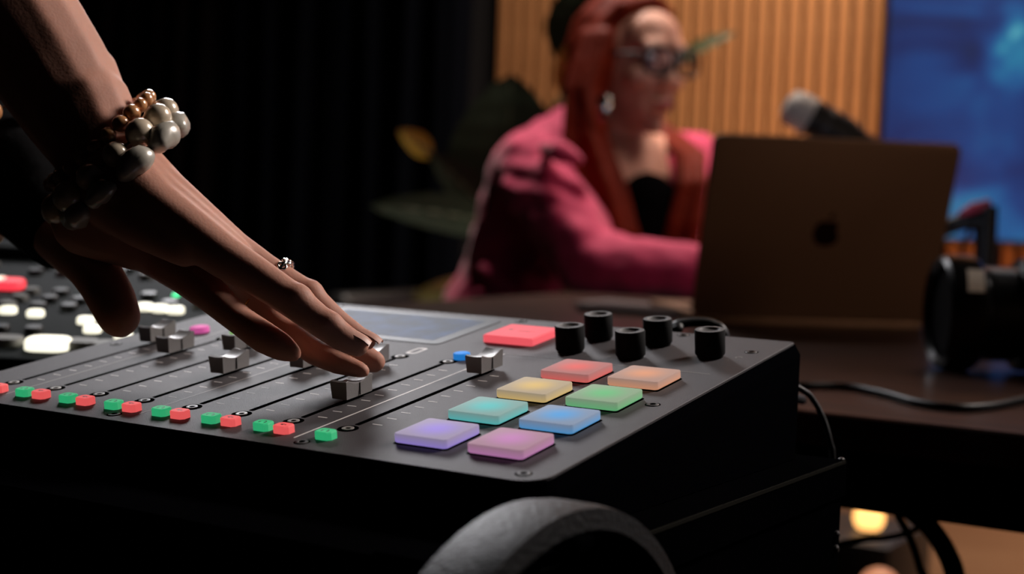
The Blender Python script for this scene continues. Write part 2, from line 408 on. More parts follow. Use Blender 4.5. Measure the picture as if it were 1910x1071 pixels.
def bar(x0, y0, x1, y1, w=.3, z=3.5):
    d = Vector((x1 - x0, y1 - y0)).normalized(); n = Vector((-d.y, d.x)) * w / 2
    return slab([(x0 - n.x, y0 - n.y), (x1 - n.x, y1 - n.y), (x1 + n.x, y1 + n.y), (x0 + n.x, y0 + n.y)], z, z + .04)
icon_mute = joinvf(slab([(-1.5, -.5), (-.8, -.5), (0, -1.2), (0, 1.2), (-.8, .5), (-1.5, .5)], 3.5, 3.54), bar(.5, -.6, 1.5, .6), bar(.5, .6, 1.5, -.6))
def lit(name, vf, m, x, y, icon=None, label=None, sm=None):
    o = cm(name, vf, m, sm, (x, y, 0))
    if label: o['label'] = label
    if icon:
        q = cm('icon', icon, M_icon, None, (0, 0, 0), parent=o)
    return o
for i, sx in enumerate(SX):
    if i == 0: lit('listen_button', oct_button(8.8, 6.8, 3.5, 1.5), M_grn, sx + .7, 16.3, icon_hp, 'green lit listen button')
    else:
        lit('listen_button', oct_button(8.6, 6.8, 3.5, 1.5), M_grn, sx - 3.4, 16.3, icon_hp, 'green lit listen button')
        lit('mute_button', oct_button(8.6, 6.8, 3.5, 1.5), M_red, sx + 7.9, 16.3, icon_mute, 'red lit mute button')
def round_btn(r, h): return lathe([(r, .1), (r, h - .5), (r - .15, h - .15), (r - .6, h)], 28)
for i, (cn, c) in {7: ('pink', (240, 105, 185)), 6: ('lime', (150, 215, 110)), 5: ('amber', (235, 170, 60)), 4: ('turquoise', (60, 200, 190)), 1: ('blue', (45, 150, 250))}.items():
    mm_ = glow('lit_' + cn, rgb(*c), rgb(*[int(q * .7) for q in c]), .5, .68, 5)
    lit('channel_button', round_btn(5.5 if i > 1 else 4.3, 3.2), mm_, SX[i] + (4.2 if i > 4 else 2.8), 160.5, None, 'round %s lit channel button' % cn, 50)
# phone outline print
ph = rrect(0, 0, 6.2, 13.5, 2); phi = rrect(0, 0, 3.6, 9.5, .8)
vs = [(x, y, .08) for x, y in ph] + [(x, y, .08) for x, y in phi]; n = len(ph)
cm('phone_symbol', (vs, [(k, (k + 1) % n, n + (k + 1) % n, n + k) for k in range(n)]), M_white, None, (-172.3, 166.8, 0))
for dx in (0, 4): cm('link_symbol', arcstrip(1.1, 1.7, 0, 360, 12, .07), M_line, None, (SX[7] + 24 - 25 + dx, 141 - 9, 0))
# fader caps
def cap_vf():
    n = 14; L = 19.5; hw = 4.7; vs = []; fs = []; prof = []
    for k in range(n + 1):
        y = -L / 2 + L * k / n; t = abs(y) / (L / 2)
        z = 10.6 if t > .86 else 8.3 + 2.3 * (t / .86) ** 1.7
        if k in (0, n): z = 10.2
        prof.append((y, z))
    # cross sections along y with a slight dish across x
    xs = (-hw, -hw + .35, -hw * .5, 0, hw * .5, hw - .35, hw)
    for y, z in prof:
        for x in xs:
            e = .25 if abs(x) == hw else (0 if abs(x) > hw - .5 else .18 + .12 * (x == 0))
            vs.append((x, y, z - e))
    m_ = len(xs)
    for k in range(n):
        for q in range(m_ - 1): fs.append((k * m_ + q, k * m_ + q + 1, (k + 1) * m_ + q + 1, (k + 1) * m_ + q))
    b0 = len(vs)
    for y, z in prof: vs.append((-hw + .5, y * .97, 1.9)); vs.append((hw - .5, y * .97, 1.9))
    for k in range(n):
        fs.append((k * m_, (k + 1) * m_, b0 + 2 * (k + 1), b0 + 2 * k))
        fs.append((k * m_ + m_ - 1, b0 + 2 * k + 1, b0 + 2 * (k + 1) + 1, (k + 1) * m_ + m_ - 1))
        fs.append((b0 + 2 * k, b0 + 2 * k + 2, b0 + 2 * k + 3, b0 + 2 * k + 1))
    fs.append(tuple(range(m_)) [::-1] + (b0, b0 + 1)); fs.append(tuple(range(n * m_, n * m_ + m_)) + (b0 + 2 * n + 1, b0 + 2 * n))
    return vs, fs
capvf = cap_vf(); first = None
stem_vf = slab(rrect(0, 0, 1.4, 8, .3, 2), -.5, 2.2)
mark_vf = joinvf(slab([(-.02, -.3), (.12, -.3), (.12, .3), (-.02, .3)], 2.3, 8.15), slab([(-8.6, -.3), (-.0, -.3), (-.0, .3), (-8.6, .3)], 8.05, 8.4))
mark_vf = joinvf(([(x + 4.5 + .22 * (z - 2) / 6, y, z) for x, y, z in mark_vf[0][:8]], mark_vf[1][:6]))
for i, sx in enumerate(SX):
    c = cm('fader_cap', capvf, M_cap, 35, (sx, CAPY[i], 0))
    cm('fader_stem', stem_vf, M_slot, None, (0, 0, 0), parent=c)
    cm('index_mark', mark_vf, M_slot, None, (0, 0, 0), parent=c)
# square pads
PADS = {(0, 0): ('pink', (208, 130, 200), (196, 150, 172)), (1, 0): ('purple', (160, 135, 242), (180, 165, 200)),
        (0, 1): ('blue', (55, 168, 240), (150, 170, 200)), (1, 1): ('turquoise', (70, 208, 208), (150, 190, 185)),
        (0, 2): ('green', (95, 202, 128), (160, 190, 155)), (1, 2): ('yellow', (240, 200, 112), (205, 185, 155)),
        (0, 3): ('orange', (242, 162, 118), (205, 165, 150)), (1, 3): ('red', (252, 102, 96), (205, 135, 132))}
for (i, j), (cn, c, e) in PADS.items():
    m = glow('lit_pad_' + cn, rgb(*c), tuple(q * .35 for q in rgb(*e)), .5, .66, 14, .85, tuple(rgb(*e)))
    x, y = -32.85 - 35.76 * i, 34.69 + 39.1 * j
    cm('pad_well', slab(rrect(0, 0, 26.9, 26.9, 1.5), 0, .1), M_slot, None, (x, y, 0))
    L0 = rrect(0, 0, 25.4, 25.4, 1.8); L1 = rrect(0, 0, 26.0, 26.0, 1.8); L2 = rrect(0, 0, 25.6, 25.6, 1.6); L3 = rrect(0, 0, 24.6, 24.6, 1.3)
    o = cm('square_pad', stack([[(a, b, .5) for a, b in L0], [(a, b, 1) for a, b in L1], [(a, b, 3.9) for a, b in L1], [(a, b, 4.3) for a, b in L2], [(a, b, 4.45) for a, b in L3]]), m, 30, (x, y, 0))
    o['label'] = '%s lit square pad' % cn
M_rec = glow('lit_record', rgb(252, 96, 106), rgb(150, 60, 68), .8, .9, 16)
L1 = rrect(0, 0, 30.5, 29.5, 1.8); L3 = rrect(0, 0, 29, 28, 1.3)
o = cm('record_button', stack([[(a, b, .2) for a, b in L1], [(a, b, 3.6) for a, b in L1], [(a, b, 4.2) for a, b in L3]]), M_rec, 30, (-136, 211.7, 0)); o['label'] = 'large red lit record button'
M_mark = mat('record_print', rgb(150, 45, 50), .6)
cm('icon', joinvf(arcstrip(0, 1.8, 0, 360, 14, 4.24, (-7.5, 2)), bar(-2, 1.5, 8, 1.5, .7, 4.2), bar(-2, -.5, 6, -.5, .7, 4.2)), M_mark, None, (0, 0, 0), parent=o)
# touch screen
M_glass = mat('screen_glass', rgb(20, 22, 26), .5, 0, .2)
bez = cm('screen', slab(rrect(0, 0, 114, 66, 4), 0, .35, .2), M_glass, None, (-227, 215.5, 0)); bez['label'] = 'glossy dark touch screen'
def screen_mat():
    m = bpy.data.materials.new('display'); m.use_nodes = True; nt = m.node_tree; b = nt.nodes['Principled BSDF']
    b.inputs['Base Color'].default_value = (*rgb(45, 50, 58), 1); b.inputs['Roughness'].default_value = .6; b.inputs['Specular IOR Level'].default_value = .1
    tc = nt.nodes.new('ShaderNodeTexCoord'); n = nt.nodes.new('ShaderNodeTexNoise'); n.inputs['Scale'].default_value = 60
    cr = nt.nodes.new('ShaderNodeValToRGB'); cr.color_ramp.elements[0].position = .4; cr.color_ramp.elements[0].color = (*rgb(50, 58, 72), 1)
    cr.color_ramp.elements[1].position = .75; cr.color_ramp.elements[1].color = (*rgb(62, 82, 120), 1)
    nt.links.new(tc.outputs['Object'], n.inputs['Vector']); nt.links.new(n.outputs['Fac'], cr.inputs[0]); nt.links.new(cr.outputs[0], b.inputs['Emission Color'])
    b.inputs['Emission Strength'].default_value = .8; return m
cm('display', slab(rrect(0, 0, 98, 52, 1), .35, .42), screen_mat(), None, (0, 1, 0), parent=bez)
# knobs
def knob_vf():
    n = 40; prof = [(6.5, .2), (6.5, 1.3), (7.1, 1.4), (7.45, 2.0), (7.45, 13.4), (7.2, 14.0), (5.3, 14.05), (4.6, 13.2), (2.6, 12.7), (0.1, 12.6)]
    loops = []
    for r, z in prof:
        loops.append([((r + (.12 * (k % 2) if 2.5 < z < 13.5 and r > 7 else 0)) * math.cos(2 * math.pi * k / n), (r + (.12 * (k % 2) if 2.5 < z < 13.5 and r > 7 else 0)) * math.sin(2 * math.pi * k / n), z) for k in range(n)])
    return loops
KN = [(-96.2, 194.2), (-96.2, 224.7), (-61.8, 194.2), (-61.8, 224.7), (-26.2, 210.5)]
kl = knob_vf()
for x, y in KN:
    o = cm('knob', stack(kl[:6], True, False), M_knob, 40, (x, y, 0))
    cm('knob_top', stack(kl[5:], False, True), M_knobtop, 40, (0, 0, 0), parent=o)
    cm('pointer_dot', lathe([(.35, 0), (.35, .08)], 8), M_white, None, (x + 2.0, y - 9.4, 0))
    v = joinvf(bar(-12.4, -1.2, -10.8, -.9, .3, 0), bar(9.6, -2.5, 11.2, -2.9, .3, 0), bar(-8.2, -6.6, -7.2, -5.8, .25, 0))
    cm('dial_marks', v, M_line, None, (x, y, 0))
o = cm('headphone_symbol', joinvf(arcstrip(1.3, 1.8, 10, 250, 12, .08)), M_line, None, (-26.2 + 13.5, 214.5, 0))
# screws in the face
for x, y in [(-11.3, 8.7), (-11.6, 118), (-11.6, 227.7), (-118.1, 7.6), (-227.3, 8.1), (-340, 7.9), (-340, 118), (-340, 246), (-290, 251), (-160, 251), (-60, 251)]:
    s = cm('screw', lathe([(2.9, .02), (2.9, .1), (2.6, .35), (1.6, .35), (1.5, .12)], 20, False, True), M_steel, 40, (x, y, 0))
    cm('screw_recess', lathe([(3.5, 0), (3.5, .06)], 20), M_slot, None, (x, y, 0))
    cm('hex_socket', lathe([(1.35, 0), (1.35, .2)], 6), M_slot, None, (0, 0, 0), parent=s)

# ------------------------------------------------------------------ skin, hands
M_skin = mat('skin', rgb(178, 128, 110), .6, 0, .25, bump=.08, bscale=700, vary=.08, vscale=60, sss=.15)
M_nail = mat('nail', rgb(186, 138, 122), .45, 0, .5)
op = thing('person', 'person reaching bare arm with pearl bracelets down to the console faders', 'person', (-1.02, -.36, 0))
def J(px, py, d, r): return (P(px, py, d), r * mm)
b = Blob()
# forearm, upper arm out of frame, wrist
b.chain([J(-900, -900, .80, 46), J(-420, -560, .79, 43), J(-200, -340, .78, 40), J(-70, -160, .77, 36), J(12, 5, .765, 32), J(95, 130, .76, 29.5), J(140, 205, .757, 27), J(185, 270, .75, 24.5)], .1)
b.chain([J(185, 125, .765, 9), J(198, 160, .762, 9), J(205, 200, .758, 8)], .3)
b.chain([J(150, 205, .755, 26), J(195, 280, .75, 23), J(245, 345, .74, 20)], .1)
# metacarpals: the little-finger edge of the hand is nearest the camera
MC = [((222, 325, .728, 18), (290, 385, .714, 13.5), (420, 480, .701, 10.6)), ((230, 300, .742, 17), (300, 356, .730, 13), (432, 466, .722, 10.2)),
      ((225, 305, .755, 17), (298, 362, .746, 13), (425, 472, .742, 10.5)), ((215, 335, .763, 17), (288, 398, .760, 13), (410, 488, .759, 10.5))]
for i_ in range(4):
    b.chain([J(*q) for q in MC[i_]], .2)
    if i_ < 3: b.chain([J(*[(u_ + v_) / 2 for u_, v_ in zip(q, r_)]) for q, r_ in zip(MC[i_], MC[i_ + 1])], .2)
b.chain([J(205, 360, .724, 17), J(262, 415, .714, 12.5), J(345, 462, .706, 9.5)], .2)      # heel of the hand, little-finger side
b.chain([J(175, 345, .745, 20), J(160, 415, .742, 17), J(205, 443, .738, 13), J(262, 466, .738, 11)], .2)
b.chain([J(200, 390, .755, 18), J(270, 452, .748, 14), J(345, 508, .732, 11), J(396, 552, .716, 8.8), J(448, 598, .705, 7.3)], .2)   # thumb, under the palm
b.chain([J(448, 598, .705, 7.3), J(490, 628, .698, 7.8), J(522, 646, .694, 7), J(546, 659, .692, 4.6)], .2)
b.chain([J(255, 410, .758, 14), J(330, 468, .755, 10), J(395, 512, .752, 8)], .2)
# little finger, raised, nearest the camera
b.chain([J(420, 480, .701, 10.6), J(480, 516, .697, 9.2), J(548, 562, .693, 8.4)], .2)
b.chain([J(548, 562, .693, 8.5), J(606, 607, .690, 7.3), J(640, 630, .690, 6.9), J(668, 645, .690, 5.6)], .2)
b.ball(*J(554, 558, .692, 8.0)); b.ball(*J(614, 605, .689, 7.0))
# ring finger behind it, wearing the silver ring
b.chain([J(432, 466, .722, 10.2), J(500, 508, .720, 8.3), J(572, 552, .718, 7.9)], .2)
b.chain([J(572, 552, .718, 7.9), J(625, 600, .715, 6.9), J(660, 624, .713, 6), J(685, 637, .712, 4.8)], .2)
b.ball(*J(577, 548, .717, 7.6))
# middle finger
b.chain([J(425, 475, .742, 10.5), J(500, 555, .738, 8.5), J(565, 612, .735, 8)], .2)
b.chain([J(565, 612, .735, 8), J(630, 649, .733, 7.4), J(675, 666, .730, 7), J(699, 675, .729, 5.7)], .2)
# index finger, tip on the fader cap
b.chain([J(410, 490, .759, 10.5), J(470, 560, .745, 8.4), J(530, 615, .727, 7.7)], .2)
b.chain([J(530, 615, .727, 7.7), J(590, 657, .712, 6.9), J(630, 676, .705, 5.9), J(676, 692, .700, 4.0)], .2)
la = b.build('right_arm', M_skin, op, .0016, 11, fac=.5)
# nails
def nail(px, py, d, dirp, up, ln, wd, parent):
    c = P(px, py, d); t = (P(*dirp, d) - c).normalized(); u = Vector(up).normalized(); u = (u - t * u.dot(t)).normalized(); s = t.cross(u)
    vs = []; fs = []; n, m = 6, 6
    for i in range(n + 1):
        for j in range(m + 1):
            a = (j / m - .5) * 2; l = (i / n - .5) * 2
            ww = wd * (1 - .25 * max(0, abs(l) - .5) ** 1.2)
            vs.append(c + t * (l * ln) + s * (a * ww) + u * (-.0016 * a * a - .0004 * l * l))
    for i in range(n):
        for j in range(m):
            q = i * (m + 1) + j; fs.append((q, q + 1, q + m + 2, q + m + 1))
    return make('nail', vs, fs, M_nail, parent, smooth=180)
UPN = (RT * .5 - DN * .8).normalized()
def nail_at(a, c, r, back, ln, wd):
    a, c = P(*a), P(*c); t = (c - a).normalized(); u = RT * .42 - DN * .9 - FW * .12; u = (u - t * u.dot(t)).normalized(); q = c - t * back + u * (r - .0012)
    s_ = t.cross(u); vs = []; fs = []; n = 6
    for i in range(n + 1):
        for j in range(n + 1):
            x_ = (j / n - .5) * 2; l = (i / n - .5) * 2; ww = wd * (1 - .3 * max(0, abs(l) - .5) ** 1.2)
            vs.append(q + t * (l * ln) + s_ * (x_ * ww) + u * (-wd * .38 * x_ * x_ - .0009 * max(0, l) ** 2 * 1.2))
    for i in range(n):
        for j in range(n): k_ = i * (n + 1) + j; fs.append((k_, k_ + 1, k_ + n + 2, k_ + n + 1))
    K = len(vs); vs += [v - u * .0006 for v in vs]; fs += [tuple(K + x_ for x_ in f[::-1]) for f in fs[:n * n]]
    make('nail', vs, fs, M_nail, la, smooth=180)
nail_at((660, 624, .713), (685, 637, .712), .0062, -.0005, .0058, .0040)
nail_at((640, 630, .690), (668, 645, .690), .0070, .0005, .0052, .0042)
# second arm, in the dark behind the wrist; its thumb hangs in front of the switcher
b = Blob()
b.chain([J(-900, -520, .98, 46), J(-430, -200, .92, 42), J(-230, 60, .87, 36), J(-60, 230, .84, 30), J(30, 320, .82, 26)], .25)
b.chain([J(30, 320, .82, 25), J(90, 390, .81, 24), J(160, 430, .80, 19)], .25)
for k, (dx, dy) in enumerate(((0, 0), (12, -22), (22, -44), (30, -66))):
    b.chain([J(60, 380, .81, 15), J(170 + dx, 440 + dy, .80 + .018 * k, 10), J(235 + dx, 452 + dy, .795 + .018 * k, 8.5), J(262 + dx, 470 + dy * .9, .78 + .018 * k, 7.5), J(238 + dx, 474 + dy, .77 + .018 * k, 6.5)], .3)
b.chain([J(80, 400, .81, 18), J(135, 455, .78, 16), J(170, 495, .755, 13), J(193, 530, .745, 12.2), J(209, 560, .738, 12), J(222, 590, .733, 10.8), J(225, 603, .732, 7.5)], .2)
ra = b.build('left_arm', M_skin, op, .002, 8, fac=.45)
b = Blob(); b.chain([J(-900, -520, .98, 53), J(-430, -200, .92, 48), J(-230, 60, .87, 42), J(-60, 230, .84, 36), J(30, 320, .82, 32), J(80, 378, .812, 29), J(108, 415, .80, 26)], .25)
b.build('sleeve', mat('shade_sleeve', rgb(9, 9, 11), 1, 0, .1, bump=.2, bscale=200), op, .003, 5, disp=.003, dscale=.03)  # black covering added so the second arm stays dark
# shoulders, torso, head of the operator, outside the frame
M_shirt = mat('black_shirt', rgb(14, 14, 16), .9, bump=.2, bscale=200)
b = Blob()
A0 = P(-880, -900, .80); B0 = P(-880, -520, .98)
TC = Vector((-1.02, -.36, 0)); SH1 = Vector((-.86, -.44, 1.36)); SH2 = Vector((-1.08, -.20, 1.36))
b.chain([(TC + Vector((0, 0, 1.0)), .13), (TC + Vector((0, 0, 1.25)), .14), (TC + Vector((0, 0, 1.36)), .11)], .2)
b.chain([(SH1, .075), (Vector((-.72, -.24, 1.26)), .06), (A0, .053), (P(-560, -660, .79), .05)], .25)
b.chain([(SH2, .075), (Vector((-.95, -.06, 1.24)), .06), (B0, .053), (P(-560, -280, .935), .05)], .25)
b.chain([(SH1, .08), (TC + Vector((0, 0, 1.38)), .09), (SH2, .08)], .3)
for q in (Vector((.07, -.05, 0)), Vector((-.07, .05, 0))):
    b.chain([(TC + q + Vector((0, 0, .98)), .10), (TC + q + Vector((0, 0, .52)), .075), (TC + q + Vector((0, 0, .07)), .055), (TC + q + Vector((.10, .06, .045)), .044)], .25)
b.build('clothes', M_shirt, op, .008, 6)
b = Blob(); fd = Vector((.75, .66, 0))
b.chain([(TC + Vector((0, 0, 1.44)), .06), (TC + Vector((.01, 0, 1.56)), .055)], .3)
b.ball(TC + Vector((.02, 0, 1.68)), (.088, .085, .115)); b.ball(TC + fd * .04 + Vector((0, 0, 1.62)), (.055, .055, .06)); b.ball(TC + fd * .105 + Vector((0, 0, 1.65)), (.015, .015, .02))
b.build('head', M_skin, op, .005, 5)
b = Blob(); b.ball(TC - fd * .012 + Vector((.01, 0, 1.70)), (.098, .095, .118)); b.build('hair', mat('dark_hair', rgb(30, 20, 16), .6), op, .006, 4)


# pearl bracelets: beads threaded on a cord round the wrist
def bead_shape(r, seg=14, elong=1.0, dent=0.):
    bmx = bmesh.new(); bmesh.ops.create_uvsphere(bmx, u_segments=seg, v_segments=10, radius=r)
    for v in bmx.verts:
        v.co.z *= elong
        if dent: v.co += v.co.normalized() * dent * r * noise.noise(v.co / r * 1.2)
    me = bpy.data.meshes.new('pearl'); bmx.to_mesh(me); bmx.free(); me.shade_smooth(); return me
def bracelet(label, c, n_dir, rx, ry, xdir, count, r, elong, matl, seed, dent=.05):
    c = Vector(c); nrm = Vector(n_dir).normalized(); xd = Vector(xdir); xd = (xd - nrm * xd.dot(nrm)).normalized(); yd = nrm.cross(xd)
    t = thing('pearl_bracelet', label, 'bracelet', c)
    cord = [c + xd * rx * math.cos(2 * math.pi * k / 48) + yd * ry * math.sin(2 * math.pi * k / 48) for k in range(49)]
    vs, fs = tube(cord, .0006, 6, False); make('cord', vs, fs, M_cord, t, smooth=60)
    rnd = random.Random(seed); me = bead_shape(r, elong=elong, dent=dent); me.materials.append(matl)
    for k in range(count):
        a = 2 * math.pi * k / count; p = xd * rx * math.cos(a) + yd * ry * math.sin(a)
        tg = (-xd * rx * math.sin(a) + yd * ry * math.cos(a)).normalized()
        o = bpy.data.objects.new('pearl', me); COL.objects.link(o); o.parent = t; o.location = p
        o.rotation_mode = 'QUATERNION'; o.rotation_quaternion = tg.to_track_quat('Z', 'Y'); s = rnd.uniform(.88, 1.1); o.scale = (s * rnd.uniform(.92, 1.05), s, s)
    return t
M_cord = mat('bracelet_cord', rgb(90, 70, 50), .7)
M_pearl = mat('pearl_cream', rgb(205, 188, 165), .25, .1, .6, coat=.6)
M_pearl2 = mat('pearl_grey', rgb(178, 172, 160), .3, .1, .6, coat=.5, vary=.15, vscale=200)
M_amber = mat('pearl_amber', rgb(190, 135, 90), .25, .1, .6, coat=.7)
ARM = (P(300, 350, .75) - P(110, 130, .76)).normalized(); ACR = (RT * .73 - DN * .68).normalized()
nA = (ARM + FW * .30).normalized()
bracelet('bracelet of large round cream pearls across the bare wrist', P(206, 300, .742), ARM + FW * .34, .036, .034, ACR, 14, .0070, 1, M_pearl, 3)
bracelet('bracelet of long baroque grey pearls, nearest the hand', P(232, 322, .738), ARM + FW * .34, .034, .034, ACR, 10, .0062, 1.6, M_pearl2, 5, .25)
bracelet('bracelet of small amber toned pearls, farthest up the wrist', P(186, 262, .750), ARM + FW * .40, .032, .031, ACR, 24, .0040, 1, M_amber, 8)
bracelet('pearl bracelet over the added dark covering at the frame edge', P(10, 320, .815), (P(90, 390, .81) - P(-60, 230, .84)).normalized() - FW * .2, .042, .040, ACR, 18, .0055, 1, M_amber, 9)
# rings
def wire_ring(name, label, c, axis, r, w, m, beads=0):
    c = Vector(c); ax = Vector(axis).normalized(); x, y = frame(ax); t = thing(name, label, 'ring', c)
    pts = [c + (x * math.cos(2 * math.pi * k / 36) + y * math.sin(2 * math.pi * k / 36)) * r for k in range(37)]
    vs, fs = tube(pts, w, 8, False); make('band', vs, fs, m, t, smooth=60)
    if beads:
        vs2 = [p + ax * .0022 * math.sin(k * 1.05) for k, p in enumerate(pts)]; v, f = tube(vs2, w * .8, 8, False); make('braid', v, f, m, t, smooth=60)
        v, f = tube([p - ax * .0022 * math.sin(k * 1.05) for k, p in enumerate(pts)], w * .8, 8, False); make('braid', v, f, m, t, smooth=60)
    return t
wire_ring('ring', 'twisted silver ring on the raised ring finger', P(521, 517, .7195), P(572, 552, .718) - P(500, 508, .720), .0090, .0008, M_chrome, 1)
M_gold = mat('gold', rgb(220, 165, 90), .2, 1)
wire_ring('ring', 'thin gold ring under the shaded index finger', P(484, 574, .7405), P(530, 615, .727) - P(470, 560, .745), .0088, .0006, M_gold)

# ------------------------------------------------------------------ video switcher with lit keys
M_sw = mat('switcher_body', rgb(22, 28, 28), .8, 0, .1, bump=.1, bscale=600)
RS = (Matrix.Rotation(R_(30), 3, 'Z') @ Matrix.Rotation(R_(8), 3, 'X'))
swn = RS @ Vector((0, 0, 1)); swA = on_plane(90, 672, CZ + .020)
def on_sw(px, py, h=0.):
    r = RT * ((px - 955) / F_PX) + DN * ((py - 535.5) / F_PX) + FW
    return CAM + r * (((swA - CAM).dot(swn) + h) / r.dot(swn))
swO = swA - swn * .020
def sl(p): return RS.transposed() @ (Vector(p) - swO)
LK = [(15, 573), (66, 579), (160, 592), (172, 608), (230, 621), (270, 567), (299, 570), (328, 573)]
xm = max([sl(on_sw(*q)).x for q in LK + [(90, 632), (388, 580)]]) + .012
swO = swO + RS @ Vector((xm, 0, 0))
sw = thing('video_switcher', 'dark video switcher with glowing white keys behind the bare hand', 'video switcher', swO)
sw.rotation_euler = RS.to_euler()
def swm(name, vf, m, loc=(0, 0, 0), smooth=40):
    o = make(name, [tuple(v) for v in vf[0]], vf[1], m, sw, smooth, local=True); o.parent = sw; o.location = loc; return o
def bvf(a, b, bev): bm = box_bm(a, b, bev, 2); bm.verts.index_update(); r = ([v.co.copy() for v in bm.verts], [[v.index for v in f.verts] for f in bm.faces]); bm.free(); return r
swm('body', bvf((-.60, .003, .004), (0, .36, .020), .004), M_sw)
swm('rear_panel', bvf((-.58, .32, .0205), (-.02, .358, .030), .003), M_sw)
# front and back feet carry the tilt
for fx in (-.55, -.05):
    p_ = swO + RS @ Vector((fx, .33, .006)); v, f = lathe([(.012, 0), (.010, p_.z - CZ)], 14)
    o = make('foot', [(p_.x + a_, p_.y + c_, CZ + z) for a_, c_, z in v], f, M_black, None, 40, loc=(0, 0, 0)); o.parent = sw; o.matrix_parent_inverse = (Matrix.Translation(swO) @ RS.to_4x4()).inverted()
    p_ = swO + RS @ Vector((fx, .02, .006)); v, f = lathe([(.010, 0), (.010, max(.003, p_.z - CZ))], 14)
    o = make('foot', [(p_.x + a_, p_.y + c_, CZ + z) for a_, c_, z in v], f, M_black, None, 40, loc=(0, 0, 0)); o.parent = sw; o.matrix_parent_inverse = (Matrix.Translation(swO) @ RS.to_4x4()).inverted()
def key_mesh(wx, wy, h, rr=.4):
    L1 = rrect(0, 0, wx, wy, min(wx, wy) * rr, 4); return stack([[(a, b, 0) for a, b in L1], [(a, b, h * .8) for a, b in L1], [(a, b, h) for a, b in inset_loop(L1, h * .15)]])
M_keyw = mat('lit_white_key', rgb(225, 222, 205), .5, emit=rgb(255, 250, 225), estr=1.3)
M_keyr = mat('lit_red_key', rgb(220, 60, 60), .5, emit=rgb(250, 60, 75), estr=1.2)
M_keyg = mat('grey_key', rgb(120, 120, 116), .6, 0, .2)
M_led = mat('green_led', rgb(60, 220, 150), .5, emit=rgb(40, 240, 150), estr=1.6)
occ = []
def key(px, py, wx, wy, h, m, label=None, nm='key'):
    p = sl(on_sw(px, py, h)); p = Vector((p.x, p.y, .020))
    if p.x > -.006 or p.x < -.595 or p.y < .006: return
    o = swm(nm, key_mesh(wx, wy, h), m, p); occ.append((p, max(wx, wy)))
    if label: o['label'] = label
for q in LK: key(*q, .0112, .0112, .004, M_keyw, 'glowing white key')
key(90, 632, .028, .022, .006, M_keyw, 'large glowing cream key')
key(17, 522, .022, .020, .006, M_keyr, 'glowing red key')
key(-8, 519, .016, .018, .006, M_keyw, 'glowing white key')
key(328, 548, .005, .005, .002, M_led, 'green light', 'indicator_light')
for px, py in ((10, 628), (152, 634), (205, 638)): key(px, py, .022, .016, .005, M_keyg)
for jy in range(12):
    for ix in range(26):
        q = Vector((-.02 - ix * .0215, .022 + jy * .024, .020))
        if any((Vector((q.x, q.y)) - Vector((o.x, o.y))).length < w_ * .5 + .012 for o, w_ in occ): continue
        if jy in (3, 4, 8, 9, 13, 17, 18) or (ix % 9) == 8: continue
        swm('key', key_mesh(.0112, .0112, .004), M_keyg if (ix * 5 + jy * 3) % 3 == 0 else M_black, q)

# ------------------------------------------------------------------ laptop
M_alu = mat('laptop_aluminium', rgb(150, 118, 96), .5, .3, .5, bump=.03, bscale=900)
M_logo = mat('laptop_logo', rgb(52, 26, 22), .2, .5)
hl = on_plane(1291, 592, DZ + .006); hr = on_plane(1724, 604, DZ + .006)
ax = (hr - hl); LWd = ax.length; ax.normalize(); upv = Vector((0, 0, 1)); nb = ax.cross(upv).normalized()      # nb points to the camera side
if nb.dot(CAM - hl) < 0: nb = -nb
lap = thing('laptop', 'open bronze-grey laptop seen from behind on the wooden desk', 'laptop', (hl + hr) / 2 - Vector((0, 0, .006)))
tl = 0.0
# lean of the lid chosen so that its top corners fall where they are seen
beta = R_(18); H = .222
ld = (upv * math.cos(beta) + nb * math.sin(beta)).normalized(); nl = ax.cross(ld).normalized()
if nl.dot(nb) < 0: nl = -nl
def lidp(u, v, t): return hl + ax * u + ld * v + nl * t
def lid(u0, u1, v0, v1, r, t0, t1, m, name, parent=lap, bev=.0008):
    L = rrect((u0 + u1) / 2, (v0 + v1) / 2, u1 - u0, v1 - v0, r, 6); vs, fs = slab(L, t0, t1, bev)
    return make(name, [lidp(*q) for q in vs], fs, m, parent, 35)
lidshell = lid(-.003, LWd + .003, .004, H, .010, 0, .005, M_alu, 'lid')
lid(.004, LWd - .004, .012, H - .005, .004, -.0006, 0, mat('laptop_display', rgb(20, 20, 22), .3, emit=(.75, .8, 1), estr=.9), 'screen', bev=0)
# fruit emblem: two lobes, a bite and a leaf
def emblem():
    pts = []
    for k in range(48):
        a = 2 * math.pi * k / 48 + math.pi / 2
        x = math.cos(a); y = math.sin(a)
        r = 1 - .16 * math.exp(-((((a - math.pi / 2 + math.pi) % (2 * math.pi)) - math.pi) / .35) ** 2) - .07 * math.exp(-((((a + math.pi / 2 + math.pi) % (2 * math.pi)) - math.pi) / .3) ** 2)
        x, y = r * x * .92, r * y * .95 - .08
        d = math.hypot(x - 1.08, y - .12)
        if d < .42: s = .42 / d; x = 1.08 + (x - 1.08) * s; y = .12 + (y - .12) * s
        pts.append((x, y))
    return pts
ec = (LWd * .505, H * .505); er = .0175
vs, fs = stack([[lidp(ec[0] + x * er, ec[1] + y * er, .005) for x, y in emblem()], [lidp(ec[0] + x * er, ec[1] + y * er, .0053) for x, y in emblem()]])
em = make('logo', vs, fs, M_logo, lap); em['label'] = 'dark bitten fruit emblem'
leafp = [(0, .95), (.1, 1.25), (.38, 1.4), (.36, 1.15), (.2, .98)]
vs, fs = stack([[lidp(ec[0] + x * er, ec[1] + y * er, .005) for x, y in leafp], [lidp(ec[0] + x * er, ec[1] + y * er, .0053) for x, y in leafp]])
make('logo_leaf', vs, fs, M_logo, lap)
bh = Vector((0, 0, 1))
